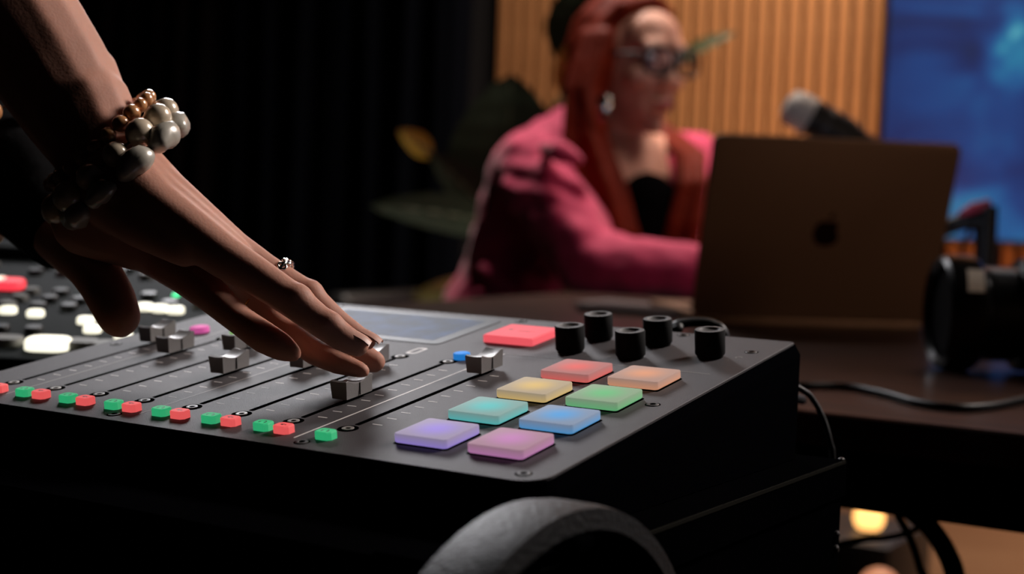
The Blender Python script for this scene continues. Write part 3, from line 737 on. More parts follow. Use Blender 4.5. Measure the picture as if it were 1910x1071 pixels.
def basep(u, v, t): return hl - nb * v + ax * u + bh * (t - .006)
L = rrect(LWd / 2, .108, LWd + .004, .216, .010, 6); vs, fs = slab(L, .0008, .012, .001); bs = make('base', [basep(*q) for q in vs], fs, M_alu, lap, 35)
L = rrect(LWd / 2, .068, LWd * .88, .098, .004, 4); vs, fs = slab(L, .012, .0124); make('keyboard_well', [basep(*q) for q in vs], fs, M_slot, lap)
allk = []
for r_ in range(5):
    for c_ in range(13):
        u = LWd * .07 + c_ * (LWd * .86 / 13); v = .024 + r_ * .0185
        allk.append(slab(rrect(u + .0105, v + .008, .0165, .0150, .0015, 2), .0124, .0136))
vs, fs = joinvf(*allk); kb = make('keyboard', [basep(*q) for q in vs], fs, M_black, lap)
vs, fs = tube([basep(.03, .002, .011), basep(LWd - .03, .002, .011)], .004, 12); make('hinge', vs, fs, M_slot, lap, 60)
# small white plug beside it
M_wht = mat('white_plastic', rgb(200, 190, 180), .35)
q = on_plane(1727, 604, DZ); pl = thing('charging_plug', 'small white charging plug beside the laptop corner', 'plug', q)
vs, fs = tube([q + Vector((.004, -.004, .008)), q + Vector((.004, .03, .008))], .0075, 14); make('body', vs, fs, M_wht, pl, 40)
vs, fs = tube(spline([q + Vector((.004, .03, .008)), q + Vector((.0, .08, .004)), q + Vector((-.04, .16, .004)), q + Vector((-.05, .3, .004))]), .002, 8); make('cord', vs, fs, M_wht, pl, 60)

# ------------------------------------------------------------------ television
TY = 2.90
tl_ = on_wall(1653, 40, TY); bt = on_wall(1860, 458, TY)
tv = thing('television', 'large wall television showing a blue underwater picture', 'television', (tl_.x + .8, TY + .03, bt.z))
TW, TH = 1.66, .96
bm_make('housing', box_bm((tl_.x, TY, bt.z), (tl_.x + TW, TY + .05, bt.z + TH), .004, 2), M_black, tv, smooth=40)
def tvmat():
    m = bpy.data.materials.new('underwater_picture'); m.use_nodes = True; nt = m.node_tree; b = nt.nodes['Principled BSDF']; b.inputs['Base Color'].default_value = (.01, .01, .012, 1); b.inputs['Roughness'].default_value = .3
    tc = nt.nodes.new('ShaderNodeTexCoord'); mp = nt.nodes.new('ShaderNodeMapping'); mp.inputs['Scale'].default_value = (3.4, 1, 4.2); mp.inputs['Location'].default_value = (.3, 0, .15)
    n = nt.nodes.new('ShaderNodeTexNoise'); n.inputs['Scale'].default_value = 1.0; n.inputs['Detail'].default_value = 2.5; n.inputs['Distortion'].default_value = .9
    cr = nt.nodes.new('ShaderNodeValToRGB'); e = cr.color_ramp.elements
    e[0].position = .28; e[0].color = (*rgb(8, 32, 72), 1); e[1].position = .86; e[1].color = (*rgb(110, 205, 215), 1)
    for p, c in ((.44, (10, 40, 100)), (.56, (15, 62, 128)), (.68, (22, 95, 155)), (.77, (34, 130, 170))): k = e.new(p); k.color = (*rgb(*c), 1)
    nt.links.new(tc.outputs['Object'], mp.inputs[0]); nt.links.new(mp.outputs[0], n.inputs['Vector'])
    # lighter reef along the lower edge and a bright diver's lamp high on the right
    sep = nt.nodes.new('ShaderNodeSeparateXYZ'); nt.links.new(tc.outputs['Object'], sep.inputs[0])
    r1 = nt.nodes.new('ShaderNodeMapRange'); r1.inputs['From Min'].default_value = .02; r1.inputs['From Max'].default_value = .17; r1.inputs['To Min'].default_value = .20; r1.inputs['To Max'].default_value = 0
    nt.links.new(sep.outputs['Z'], r1.inputs['Value'])
    ds = nt.nodes.new('ShaderNodeVectorMath'); ds.operation = 'DISTANCE'; ds.inputs[1].default_value = (LAMPX, 0, LAMPZ); nt.links.new(tc.outputs['Object'], ds.inputs[0])
    r2 = nt.nodes.new('ShaderNodeMapRange'); r2.inputs['From Min'].default_value = 0; r2.inputs['From Max'].default_value = .11; r2.inputs['To Min'].default_value = .42; r2.inputs['To Max'].default_value = 0
    nt.links.new(ds.outputs['Value'], r2.inputs['Value'])
    a1 = nt.nodes.new('ShaderNodeMath'); a2 = nt.nodes.new('ShaderNodeMath')
    nt.links.new(n.outputs['Fac'], a1.inputs[0]); nt.links.new(r1.outputs[0], a1.inputs[1]); nt.links.new(a1.outputs[0], a2.inputs[0]); nt.links.new(r2.outputs[0], a2.inputs[1])
    nt.links.new(a2.outputs[0], cr.inputs[0]); nt.links.new(cr.outputs[0], b.inputs['Emission Color']); b.inputs['Emission Strength'].default_value = .8
    return m
lp = on_wall(1906, 85, TY); LAMPX = lp.x - (tl_.x + .8); LAMPZ = lp.z - bt.z
bm_make('screen', box_bm((tl_.x + .008, TY - .002, bt.z + .012), (tl_.x + TW - .008, TY, bt.z + TH - .008)), tvmat(), tv)
# tan media cabinet under it
tb = on_wall(1600, 940, 2.45)
mc = thing('media_cabinet', 'low tan wooden cabinet under the television', 'cabinet', (.2, 2.7, 0))
mx0 = -1.35
bm_make('carcass', box_bm((mx0, 2.47, .06), (1.3, 2.94, .62), .003, 1), M_tan, mc, smooth=30)
for k in range(4):
    xa = mx0 + .01 + k * .66
    d = bm_make('door', box_bm((xa, 2.45, .075), (xa + .65, 2.47, .605), .002, 1), M_tan, mc, smooth=30)
    v, f = tube([(xa + .60, 2.437, .30), (xa + .60, 2.437, .42)], .006, 8); make('handle', v, f, M_black, d, 60)
bm_make('plinth', box_bm((mx0 + .03, 2.5, 0), (1.27, 2.92, .06)), M_black, mc)

# amber globe lamp and an invented second globe beyond the desk
def globe(px, py, d, r, label, estr, col, zb):
    c = P(px, py, d); t = thing('glowing_globe', label, 'lamp', (c.x, c.y, zb))
    v, f = lathe([(r * .7, zb), (r * .7, zb + .004), (.012, zb + .006), (.012, c.z - r + .004)], 20); make('stand', [(c.x + a, c.y + b_, z) for a, b_, z in v], f, M_black, t, 50)
    bmx = bmesh.new(); bmesh.ops.create_uvsphere(bmx, u_segments=24, v_segments=14, radius=r)
    for v_ in bmx.verts: v_.co += c
    bm_make('globe', bmx, mat('lit_globe', rgb(*col), .4, emit=rgb(*col), estr=estr), t, smooth=180)
g_ = P(1621, 966, 2.35); bz = P(1621, 990, 2.35).z
globe(1621, 966, 2.35, .023, 'small bright amber globe lamp under the desk', 2.4, (255, 185, 105), bz)
globe(1640, 1098, 2.05, .028, 'made-up dim peach globe below the bright amber lamp', .6, (235, 160, 120), 0)  # unidentified pinkish blob, given the form of a glowing globe
# black box under the amber lamp
bl = on_wall(1660, 990, g_.y - .1)
bx = tag(bm_make('speaker_box', box_bm((bl.x - .18, g_.y - .1, 0), (bl.x, g_.y + .12, bz), .006, 2), M_black, smooth=40), 'black floor box standing under the desk below the amber lamp', 'box')

# ------------------------------------------------------------------ woman at the desk
M_pink = mat('pink_blazer', rgb(196, 48, 92), .75, 0, .25, bump=.3, bscale=260, sheen=.25, vary=.05, vscale=20)
M_hair = mat('copper_red_hair', rgb(100, 25, 5), .6, 0, .1, bump=.8, bscale=60, vary=.3, vscale=30)
M_top = mat('black_top', rgb(8, 7, 8), 1, 0, 0)
M_eyew = mat('eye_white', rgb(225, 220, 215), .2); M_iris = mat('iris', rgb(50, 40, 35), .2)
M_lip = mat('lip', rgb(160, 70, 72), .4); M_trous = mat('dark_trousers', rgb(18, 17, 20), .85)
M_face2 = mat('fair_skin', rgb(205, 150, 130), .5, 0, .35, sss=.1)
HF = (RT * .66 - FW * .75); HF.z = 0; HF.normalize(); HU = Vector((0, 0, 1)); HF = (HF - HU * .06).normalized(); HS = HU.cross(HF).normalized(); HU = HF.cross(HS).normalized()
if HS.dot(CAM - P(1172, 112, 2.55)) < 0: pass
HM = Matrix((HF, HS, HU)).transposed()
HC = P(1172, 112, 2.55)
def hp(f, s, u): return HC + HF * f + HS * s + HU * u
wo = thing('person', 'red-haired woman in glasses and pink blazer sitting behind the laptop', 'person', (-1.06, 1.86, 0))
b = Blob()
b.ball(hp(-.012, 0, .012), (.092, .074, .092), HM); b.ball(hp(.028, 0, -.03), (.064, .062, .078), HM); b.ball(hp(.04, 0, -.07), (.048, .048, .045), HM)
b.ball(hp(.070, 0, -.108), (.018, .020, .014), HM); b.ball(hp(.05, 0, .035), (.042, .058, .05), HM)
b.chain([(hp(.086, 0, .0), .010), (hp(.104, 0, -.032), .0105)], .3); b.ball(hp(.098, .011, -.038), .008); b.ball(hp(.098, -.011, -.038), .008)
for sd in (-1, 1):
    b.chain([(hp(.082, .045 * sd, .022), .008), (hp(.089, .018 * sd, .026), .009)], .3)      # brow
    b.ball(hp(.064, .040 * sd, -.032), (.022, .022, .02)); b.ball(hp(-.008, .074 * sd, -.018), (.016, .009, .028), HM)
b.chain([(hp(.088, -.016, -.070), .007), (hp(.094, 0, -.068), .009), (hp(.088, .016, -.070), .007)], .3)
NB = P(1140, 262, 2.60)
b.chain([(hp(-.01, 0, -.07), .055), (NB, .056)], .2)
SHR, SHL = P(1003, 316, 2.50), P(1285, 312, 2.76)
CH = P(1135, 330, 2.62); PEL = P(1000, 640, 2.70)
b.chain([(SHR, .05), (NB - HU * .03, .06), (SHL, .05)], .2)
b.chain([(CH, .11), (P(1075, 460, 2.64), .105), (PEL, .13)], .2)
ELR, WRR = P(1105, 490, 2.36), P(1300, 508, 2.27)
b.chain([(SHR, .045), (ELR, .038), (WRR, .028)], .25)
def hand(bl, w, d, side, up, sc_=1.0):
    d = d.normalized(); side = (side - d * side.dot(d)).normalized(); up = d.cross(side)
    if up.z < 0: up = -up
    for k, (o, L) in enumerate(((.030, .068), (.011, .078), (-.009, .073), (-.027, .058))):
        a = w + side * o * .5; k1 = w + d * .085 + side * o; k2 = k1 + d * L * .5 - up * .006; k3 = k2 + d * L * .42 - up * .022
        bl.chain([(a, .014), (k1, .0105), (k2, .0085), (k3, .007)], .3)
    bl.chain([(w + side * .02, .013), (w + d * .045 + side * .045 - up * .01, .011), (w + d * .085 + side * .05 - up * .02, .008)], .3)
hand(b, WRR, Vector((.9, .35, -.05)), Vector((-.35, .9, 0)), Vector((0, 0, 1)))
ELL = P(1330, 480, 2.66); WRL = P(1345, 505, 2.42)
b.chain([(SHL, .045), (ELL, .038), (WRL, .028)], .25)
hand(b, WRL, Vector((.75, -.5, -.05)), Vector((-.5, -.75, 0)), Vector((0, 0, 1)))
for q in (-.09, .09):
    hip = PEL + Vector((0, q, -.02)); kn = hip + Vector((.42, -.12, .0)); an = Vector((kn.x - .03, kn.y, .09))
    b.chain([(hip, .085), (kn, .06), (an, .042), (an + Vector((.13, -.03, -.045)), .035)], .25)
body = b.build('body', M_face2, wo, .0055, 5, fac=.4)
for sd in (-1, 1):
    bmx = bmesh.new(); bmesh.ops.create_uvsphere(bmx, u_segments=14, v_segments=10, radius=.0125)
    for v in bmx.verts: v.co += hp(.0755, .031 * sd, .0)
    e_ = bm_make('eye', bmx, M_eyew, wo, smooth=180)
    bmx = bmesh.new(); bmesh.ops.create_uvsphere(bmx, u_segments=12, v_segments=8, radius=.0062)
    for v in bmx.verts: v.co += hp(.0828, .031 * sd, .0)
    bm_make('iris', bmx, M_iris, e_, smooth=180)
b = Blob(); b.chain([(hp(.093, -.018, -.069), .003), (hp(.1005, 0, -.067), .005), (hp(.093, .018, -.069), .003)], .3); b.chain([(hp(.093, -.014, -.073), .003), (hp(.1, 0, -.075), .0055), (hp(.093, .014, -.073), .003)], .3)
b.build('lips', M_lip, wo, .0025, 2)
# blazer with lapels and folds, dark top, trousers
b = Blob()
b.chain([(SHR, .070), (P(1060, 262, 2.56), .058), (NB - HU * .055 - HF * .03, .06)], .2); b.chain([(SHL, .066), (NB - HU * .06 - HF * .02, .06)], .2)
b.chain([(P(1120, 350, 2.66), .125), (P(1050, 450, 2.66), .125), (P(985, 560, 2.68), .135), (P(960, 610, 2.69), .14)], .15)
b.chain([(P(1000, 330, 2.56), .085), (P(965, 450, 2.62), .085), (P(935, 540, 2.66), .075)], .2)
b.chain([(SHR, .071), (P(1045, 395, 2.43), .063), (ELR, .056), (P(1180, 500, 2.32), .049), (P(1288, 506, 2.275), .043)], .15)
b.chain([(SHL, .068), (ELL, .055), (P(1345, 503, 2.46), .043)], .2)
for k, (a_, c_) in enumerate((((955, 310), (1085, 350)), ((945, 345), (1100, 400)), ((960, 385), (1120, 440)), ((985, 425), (1140, 465)), ((1010, 275), (1080, 300)))):
    b.chain([(P(*a_, 2.455 - .012 * k), .010), (P((a_[0] + c_[0]) / 2, (a_[1] + c_[1]) / 2 - 6, 2.40 - .015 * k), .019), (P(*c_, 2.375 - .01 * k), .010)], .3)
for k, (a_, c_) in enumerate((((1150, 470), (1180, 535)), ((1200, 475), (1215, 540)), ((905, 500), (960, 560)), ((900, 550), (950, 585)))):
    b.chain([(P(*a_, 2.30 if k < 2 else 2.55), .012), (P(*c_, 2.29 if k < 2 else 2.52), .014)], .3)
blz = b.build('blazer', M_pink, wo, .007, 3, disp=.006, dscale=.035, fac=.4)
b = Blob(); b.chain([(P(1062, 238, 2.50), .016), (P(1100, 330, 2.47), .024), (P(1120, 400, 2.46), .022), (P(1140, 470, 2.46), .012)], .2, None, (1, .6, 1)); lp_ = b.build('lapel', M_pink, wo, .006, 3)
b = Blob(); b.chain([(P(1255, 300, 2.62), .014), (P(1275, 380, 2.58), .022), (P(1270, 460, 2.56), .012)], .2, None, (1, .6, 1)); b.build('lapel', M_pink, wo, .006, 3)
b = Blob(); b.chain([(P(1205, 385, 2.54), .060), (P(1200, 470, 2.54), .075), (P(1170, 560, 2.56), .08)], .2); b.build('top', M_top, wo, .008, 4)
b = Blob()
for q in (-.09, .09):
    hip = PEL + Vector((0, q, -.02)); kn = hip + Vector((.42, -.12, .0)); an = Vector((kn.x - .03, kn.y, .11))
    b.chain([(hip, .098), (kn, .072), (an, .056)], .25)
b.build('trousers', M_trous, wo, .01, 4)
for q in (-.09, .09):
    hip = PEL + Vector((0, q, -.02)); an = Vector((hip.x + .39, hip.y - .12, .09)); b = Blob()
    b.chain([(Vector((an.x - .02, an.y, .075)), .050), (Vector((an.x + .03, an.y - .01, .06)), .048), (Vector((an.x + .15, an.y - .035, .045)), .043)], .2)
    b.build('shoe', M_black, wo, .007, 3)
# long hair: cap plus loose strands
b = Blob()
b.ball(hp(-.030, 0, .018), (.088, .086, .100), HM); b.ball(hp(-.045, 0, -.03), (.07, .084, .10), HM)
b.chain([(hp(.045, 0, .098), .012), (hp(.028, .05, .08), .016), (hp(-.005, .08, .03), .014)], .3); b.chain([(hp(.045, 0, .098), .012), (hp(.028, -.05, .08), .016), (hp(-.005, -.08, .03), .014)], .3)
rnd = random.Random(5)
near = [(1118, 60, 2.50), (1092, 150, 2.475), (1095, 240, 2.455), (1118, 330, 2.435), (1140, 420, 2.425), (1160, 480, 2.43)]
for k in range(46):
    ox, od, ph_ = rnd.uniform(-34, 38), rnd.uniform(-.03, .05), rnd.uniform(0, 6.28)
    pts = []
    nlen = rnd.choice((5, 6, 6))
    for i, (px, py, d) in enumerate(near[:nlen]):
        wv = 7 * math.sin(i * 1.4 + ph_)
        pts.append((P(px + ox * (.75 + .1 * i) + wv, py + (15 if i else 5), d + od), .0105 - .0009 * i))
    b.chain(pts, .55)
far = [(1210, 215, 2.70), (1256, 252, 2.68), (1286, 290, 2.61), (1285, 340, 2.52), (1272, 420, 2.50), (1262, 480, 2.50)]
for k in range(34):
    ox, od, ph_ = rnd.uniform(-22, 24), rnd.uniform(-.03, .04), rnd.uniform(0, 6.28)
    pts = [(P(px + ox * (.6 + .14 * i) + (-14 if i < 2 else 0) + 6 * math.sin(i * 1.3 + ph_), py, d + od + (.05 if i < 2 else 0)), .010 - .0008 * i) for i, (px, py, d) in enumerate(far)]
    b.chain(pts, .55)
b.build('hair', M_hair, wo, .0055, 2, fac=.4)
# glasses
M_frame = mat('dark_frame', rgb(20, 14, 20), .4, 0, .4)
M_lens = bpy.data.materials.new('lens_glass'); M_lens.use_nodes = True; bb = M_lens.node_tree.nodes['Principled BSDF']
bb.inputs['Transmission Weight'].default_value = 1; bb.inputs['Roughness'].default_value = .02; bb.inputs['IOR'].default_value = 1.04; bb.inputs['Base Color'].default_value = (.6, .62, .75, 1)
gl = thing('glasses', 'dark-framed glasses on the face of the red-haired woman', 'glasses', hp(.1, 0, 0))
for sd in (-1, 1):
    L = [(a_ + .034 * sd, c_) for a_, c_ in rrect(0, 0, .056, .042, .015, 5)]
    pts = [hp(.106 - .9 * abs(a_) ** 1.6 * .6, a_, c_ - .002) for a_, c_ in L]
    v, f = tube(pts + [pts[0]], .0034, 8, False); r_ = make('rim', v, f, M_frame, gl, 60)
    vs, fs = stack([[p - HF * .0008 for p in pts], [p + HF * .0008 for p in pts]]); make('lens', vs, fs, M_lens, gl)
    v, f = tube([hp(.094, .064 * sd, .006), hp(.088, .072 * sd, .006), hp(.04, .079 * sd, .004), hp(-.012, .081 * sd, -.004), hp(-.03, .08 * sd, -.02)], .0028, 8); make('temple', v, f, M_frame, gl, 60)
v, f = tube([hp(.105, -.008, .004), hp(.109, 0, .007), hp(.105, .008, .004)], .003, 8); make('bridge', v, f, M_frame, gl, 60)
# earring
ec_ = P(1127, 192, 2.415)
er_ = thing('earring', 'pale round drop earring against the long red hair', 'earring', ec_)
v, f = lathe([(.011, -.001), (.0125, 0), (.011, .001)], 20); Q = (-FW).to_track_quat('Z', 'Y')
make('disc', [ec_ + Q @ Vector(a_) for a_ in v], f, M_chrome, er_, 40)
v, f = lathe([(.007, -.001), (.008, 0), (.007, .001)], 16); make('drop', [ec_ + DN * .019 + Q @ Vector(a_) for a_ in v], f, M_chrome, er_, 40)
v, f = tube([ec_ - DN * .013, ec_ - DN * .026], .0008, 6); make('hook', v, f, M_chrome, er_)
# office chair under her
ch = thing('office_chair', 'black office chair under the woman in the pink blazer', 'chair', (PEL.x, PEL.y, 0))
zs = PEL.z - .145
bm_make('seat', box_bm((PEL.x - .23, PEL.y - .23, zs - .07), (PEL.x + .25, PEL.y + .23, zs), .03, 3), M_black, ch, smooth=60)
bm_make('backrest', box_bm((PEL.x - .33, PEL.y - .2, zs + .06), (PEL.x - .27, PEL.y + .2, zs + .22), .02, 3), M_black, ch, smooth=60)
v, f = tube([(PEL.x - .29, PEL.y, zs - .03), (PEL.x - .31, PEL.y, zs + .1)], .02, 10); make('back_support', v, f, M_black, ch, 60)
v, f = lathe([(.03, .09), (.03, .25), (.02, .25), (.02, zs - .07)], 16); make('column', [(a_ + PEL.x, c_ + PEL.y, z) for a_, c_, z in v], f, M_chrome, ch, 40)
for k in range(5):
    a_ = 2 * math.pi * k / 5; e_ = Vector((PEL.x + .28 * math.cos(a_), PEL.y + .28 * math.sin(a_), .07))
    v, f = tube([(PEL.x, PEL.y, .11), e_], [.022, .014], 8); l_ = make('leg', v, f, M_black, ch, 60)
    bmx = bmesh.new(); bmesh.ops.create_uvsphere(bmx, u_segments=12, v_segments=8, radius=.028)
    for v_ in bmx.verts: v_.co += e_ - Vector((0, 0, .042))
    bm_make('caster', bmx, M_black, l_, smooth=180)

# ------------------------------------------------------------------ plant with broad leaves
M_leaf = mat('dark_green_leaf', rgb(26, 38, 26), .7, 0, .1, vary=.3, vscale=10)
M_leafy = mat('yellowing_leaf', rgb(120, 105, 20), .5, 0, .4, vary=.25, vscale=12)
M_leafo = mat('olive_leaf', rgb(70, 72, 22), .5, 0, .4, vary=.25, vscale=12)
M_stem = mat('plant_stem', rgb(48, 62, 36), .6); M_pot = mat('clay_pot', rgb(60, 52, 48), .8, bump=.2, bscale=80); M_soil = mat('soil', rgb(40, 30, 24), .95, bump=1, bscale=90)
def leaf(parent, p0, p1, width, m, face, sag=.06, n=14, fold=.18):
    p0, p1 = Vector(p0), Vector(p1); d = p1 - p0; L = d.length; t = d.normalized(); fc = Vector(face); fc = (fc - t * fc.dot(t)).normalized(); s = t.cross(fc)
    vs = []; fs = []; m_ = 6
    for side in (0, 1):
        for i in range(n + 1):
            u = i / n; wd = width * (math.sin(math.pi * min(1, u * .96 + .04)) ** .7) * (1 - .25 * u)
            c = p0 + d * u + fc * (sag * L * math.sin(math.pi * u)) - Vector((0, 0, sag * L * u * u))
            for j in range(m_ + 1):
                a = (j / m_ - .5) * 2
                vs.append(c + s * (a * wd * .5) + fc * (fold * abs(a) * wd * .5 + .003 * math.sin(u * 40 + a) - side * .0016))
    K = (n + 1) * (m_ + 1)
    for side in (0, 1):
        for i in range(n):
            for j in range(m_):
                q = side * K + i * (m_ + 1) + j; f = (q, q + 1, q + m_ + 2, q + m_ + 1); fs.append(f if side == 0 else f[::-1])
    lf = make('leaf', vs, fs, m, parent, smooth=180)
    v, f = tube([p0 + d * u + fc * (sag * L * math.sin(math.pi * u) - .001) - Vector((0, 0, sag * L * u * u)) for u in [k / 8 for k in range(9)]], [.005 - .0005 * k for k in range(9)], 6)
    make('midrib', v, f, M_stem, lf, 180)
    return lf
pb = P(930, 500, 3.2); PX, PY = pb.x, pb.y
pt = thing('potted_plant', 'tall dark broad-leaved plant standing between the curtain and the woman', 'plant', (PX, PY, 0))
v, f = lathe([(.13, 0), (.17, .32), (.18, .34), (.165, .34), (.16, .30)], 28, True, False); make('pot', [(a_ + PX, c_ + PY, z) for a_, c_, z in v], f, M_pot, pt, 40)
v, f = lathe([(.158, .29), (.158, .30)], 24); make('soil', [(a_ + PX, c_ + PY, z) for a_, c_, z in v], f, M_soil, pt)
LV = [((935, 450, 3.0), (955, 120, 2.95), .26, M_leaf, 0), ((930, 420, 2.95), (800, 272, 2.85), .085, M_leaf, 0), ((805, 290, 2.86), (742, 238, 2.80), .05, M_leafy, 0), ((940, 425, 2.95), (690, 368, 2.75), .085, M_leaf, 0),
      ((935, 560, 2.9), (765, 535, 2.62), .075, M_leafo, 0), ((1075, 130, 3.05), (1095, -60, 3.0), .16, M_leaf, 0), ((1050, 175, 2.95), (1062, 70, 2.9), .05, M_leafy, 0),
      ((1240, 130, 2.9), (1375, 52, 2.85), .04, M_leafo, 0), ((960, 480, 3.0), (1010, 180, 3.05), .22, M_leaf, 0)]
for k, (a_, c_, wd, m_, _) in enumerate(LV):
    p0 = P(*a_); leaf(pt, p0, P(*c_), wd, m_, -FW - DN * .2 if k != 7 else -FW - DN * .8, .05)
    if k != 2:
        v, f = tube(spline([Vector((PX + .02 * math.cos(k), PY + .02 * math.sin(k), .29)), Vector((PX + .03 * math.cos(k), PY + .03 * math.sin(k), .29 + (p0.z - .29) * .6)), p0]), .007, 8); make('stem', v, f, M_stem, pt, 180)

# ------------------------------------------------------------------ microphone and its boom
def along(c, axis, vf):
    Q = Vector(axis).to_track_quat('Z', 'Y'); return [Vector(c) + Q @ Vector(p) for p in vf[0]], vf[1]
m0, m1 = P(1484, 203, 2.14), P(1592, 262, 2.14); md = (m1 - m0).normalized()
mic = thing('microphone', 'black studio microphone with silver grille above the laptop lid', 'microphone', m1)
M_grille = mat('mic_grille', rgb(215, 208, 202), .5, .3, .5, bump=1, bscale=900)
vs, fs = along(m0, md, lathe([(.012, -.016), (.022, -.012), (.0262, 0), (.0262, .022), (.025, .025)], 28)); make('grille', vs, fs, M_grille, mic, 50)
vs, fs = along(m0, md, lathe([(.0272, .022), (.0272, .028), (.026, .030), (.026, .078), (.020, .095), (.017, .125), (.013, .13)], 28)); make('body', vs, fs, M_black, mic, 40)
vs, fs = along(m0, md, lathe([(.0268, .044), (.0268, .050)], 28)); make('band', vs, fs, M_steel, mic, 40)
pw = on_plane(1833, 606, DZ)
bo = thing('boom_arm', 'black low boom arm standing behind the camera lens before the television', 'microphone stand', pw)
v, f = lathe([(.045, 0), (.045, .010), (.03, .014), (.013, .016), (.011, .15)], 24); make('base', [(a_ + pw.x, c_ + pw.y, z + DZ) for a_, c_, z in v], f, M_black, bo, 40)
dp = (pw - CAM).dot(FW)
e1 = P(1832, 412, dp); e2 = P(1758, 428, dp + .03); e3 = m0 + md * .13
v, f = tube([P(1832, 500, dp), e1], .0105, 12); make('post', v, f, M_black, bo, 60)
v, f = tube([e1 + RT * .006, P(1795, 413, dp), e2, P(1700, 400, dp + .1), e3], [.012, .0115, .011, .009, .009], 12); make('arm', v, f, M_black, bo, 60)
bmx = bmesh.new(); bmesh.ops.create_uvsphere(bmx, u_segments=16, v_segments=10, radius=.017)
for v_ in bmx.verts: v_.co += e1
bm_make('joint', bmx, M_black, bo, smooth=180)
b = Blob(); b.chain([(P(1792, 399, dp - .01), .004), (P(1815, 388, dp - .01), .0075), (P(1842, 380, dp - .01), .006)], .3); b.build('pink_piece', mat('pink_tone', rgb(200, 80, 110), .5), bo, .002, 3)['label'] = 'pink piece on top of the boom arm'  # small pink tapered piece along the top of the arm
v, f = tube(spline([P(1815, 415, dp), P(1795, 470, dp + .02), P(1815, 520, dp + .02)]), .003, 8); make('cable', v, f, M_black, bo, 60)

# ------------------------------------------------------------------ camera lens lying on the desk
lb = on_plane(1770, 690, DZ); ld_ = (lb - CAM).dot(FW); cl = Vector((RT.x, RT.y, 0)).normalized(); S2 = ld_ / F_PX
c0_ = Vector((lb.x, lb.y, DZ + .0505)) - cl * ((1770 - 1741) * S2)
cmr = thing('camera', 'black camera lying lens first on the desk right of the laptop', 'camera', (c0_.x + .1, c0_.y + .06, DZ))
M_lensb = mat('lens_barrel', rgb(14, 14, 15), .3, 0, .5, bump=.05, bscale=500)
prof = [(.040, .004), (.0455, 0), (.0490, .003), (.0505, .010), (.0505, .028), (.0480, .0315), (.0420, .0345), (.0408, .036)]
vs, fs = along(c0_, cl, lathe(prof, 48, False, False)); make('lens_hood', vs, fs, M_lensb, cmr, 30)
rib = [(.0408, .036)]
for k in range(10): z = .038 + k * .0026; rib += [(.0408, z), (.0413, z + .0004), (.0413, z + .0016), (.0408, z + .002)]
vs, fs = along(c0_, cl, lathe(rib + [(.0408, .066), (.0485, .070), (.0492, .073), (.0492, .115), (.044, .118), (.044, .13)], 48, False, True)); make('lens_barrel', vs, fs, M_lensb, cmr, 30)
vs, fs = along(c0_, cl, lathe([(.041, .007), (.038, .012), (.030, .014), (.012, .016)], 40, True, True)); make('front_glass', vs, fs, M_glass, cmr, 60)
bc = c0_ + cl * .165; by = Vector((-cl.y, cl.x, 0))
bmx = box_bm((-.035, -.07, -.05), (.035, .07, .05), .012, 3)
for v_ in bmx.verts: v_.co = bc + cl * v_.co.x + by * v_.co.y + Vector((0, 0, v_.co.z))
bm_make('camera_body', bmx, M_lensb, cmr, smooth=50)
M_glint = mat('painted_glint', rgb(255, 245, 230), .5, 0)  # pale patch painting a specular highlight on the lens hood
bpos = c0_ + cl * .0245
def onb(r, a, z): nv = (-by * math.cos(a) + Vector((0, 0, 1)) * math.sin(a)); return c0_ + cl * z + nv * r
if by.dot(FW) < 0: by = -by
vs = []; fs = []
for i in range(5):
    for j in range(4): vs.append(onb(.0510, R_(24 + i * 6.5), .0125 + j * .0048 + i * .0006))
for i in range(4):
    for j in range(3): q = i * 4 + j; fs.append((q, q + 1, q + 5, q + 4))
make('painted_glint', vs, fs, M_glint, cmr, 180)

# ------------------------------------------------------------------ cables
M_cable = mat('cable_rubber', rgb(12, 12, 13), .45, 0, .4); M_cableg = mat('grey_cable', rgb(70, 68, 68), .45)
def cable(name, label, pts, r, m): v, f = tube(spline(pts), r, 10); return tag(make(name, v, f, m, smooth=60), label, 'cable')
z_ = DZ + .0031
cable('power_cable', 'black cable snaking over the wooden desk from the console', [Vector((-.06, .300, .79)), Vector((-.05, .40, .77))] + [on_plane(a_, c_, z_) for a_, c_ in ((1425, 716), (1500, 719), (1580, 721), (1650, 734), (1710, 750), (1780, 760), (1850, 757), (1930, 742), (2050, 735))], .0029, M_cable)
cable('audio_cable', 'thin grey-edged cable curving down behind the console', [Vector((-.02, .268, .80)), P(1497, 728, .815), P(1518, 748, .82), P(1537, 785, .82), P(1548, 825, .82), P(1553, 860, .83), P(1548, 1000, .85), P(1545, 1300, .86)], .0016, M_cableg)
cable('audio_cable', 'black cable arching over the rear edge behind the knobs', [Vector((-.185, .262, .79)), P(1236, 622, .865), P(1262, 607, .868), P(1298, 601, .87), P(1332, 606, .87), P(1352, 628, .868), P(1370, 720, .87)], .0028, M_cable)
cable('cable_bundle', 'thick black cable bundle hanging below the desk edge', [P(1640, 900, 1.08), P(1690, 945, 1.06), P(1735, 985, 1.05), P(1765, 1030, 1.05), P(1782, 1080, 1.05), P(1788, 1180, 1.06), P(1780, 1500, 1.1)], .0070, M_cable)
cable('thin_cable', 'thin black cable hanging left of the thick bundle', [P(1655, 900, 1.1), P(1672, 955, 1.1), P(1698, 1005, 1.1), P(1716, 1060, 1.1), P(1725, 1120, 1.1), P(1728, 1500, 1.12)], .0030, M_cable)
cable('thin_cable', 'thin black cable crossing behind the bundle towards the box', [P(1745, 950, 1.13), P(1722, 978, 1.13), P(1690, 995, 1.13), P(1650, 1004, 1.13), P(1600, 1008, 1.13), P(1500, 1030, 1.13)], .0024, M_cable)
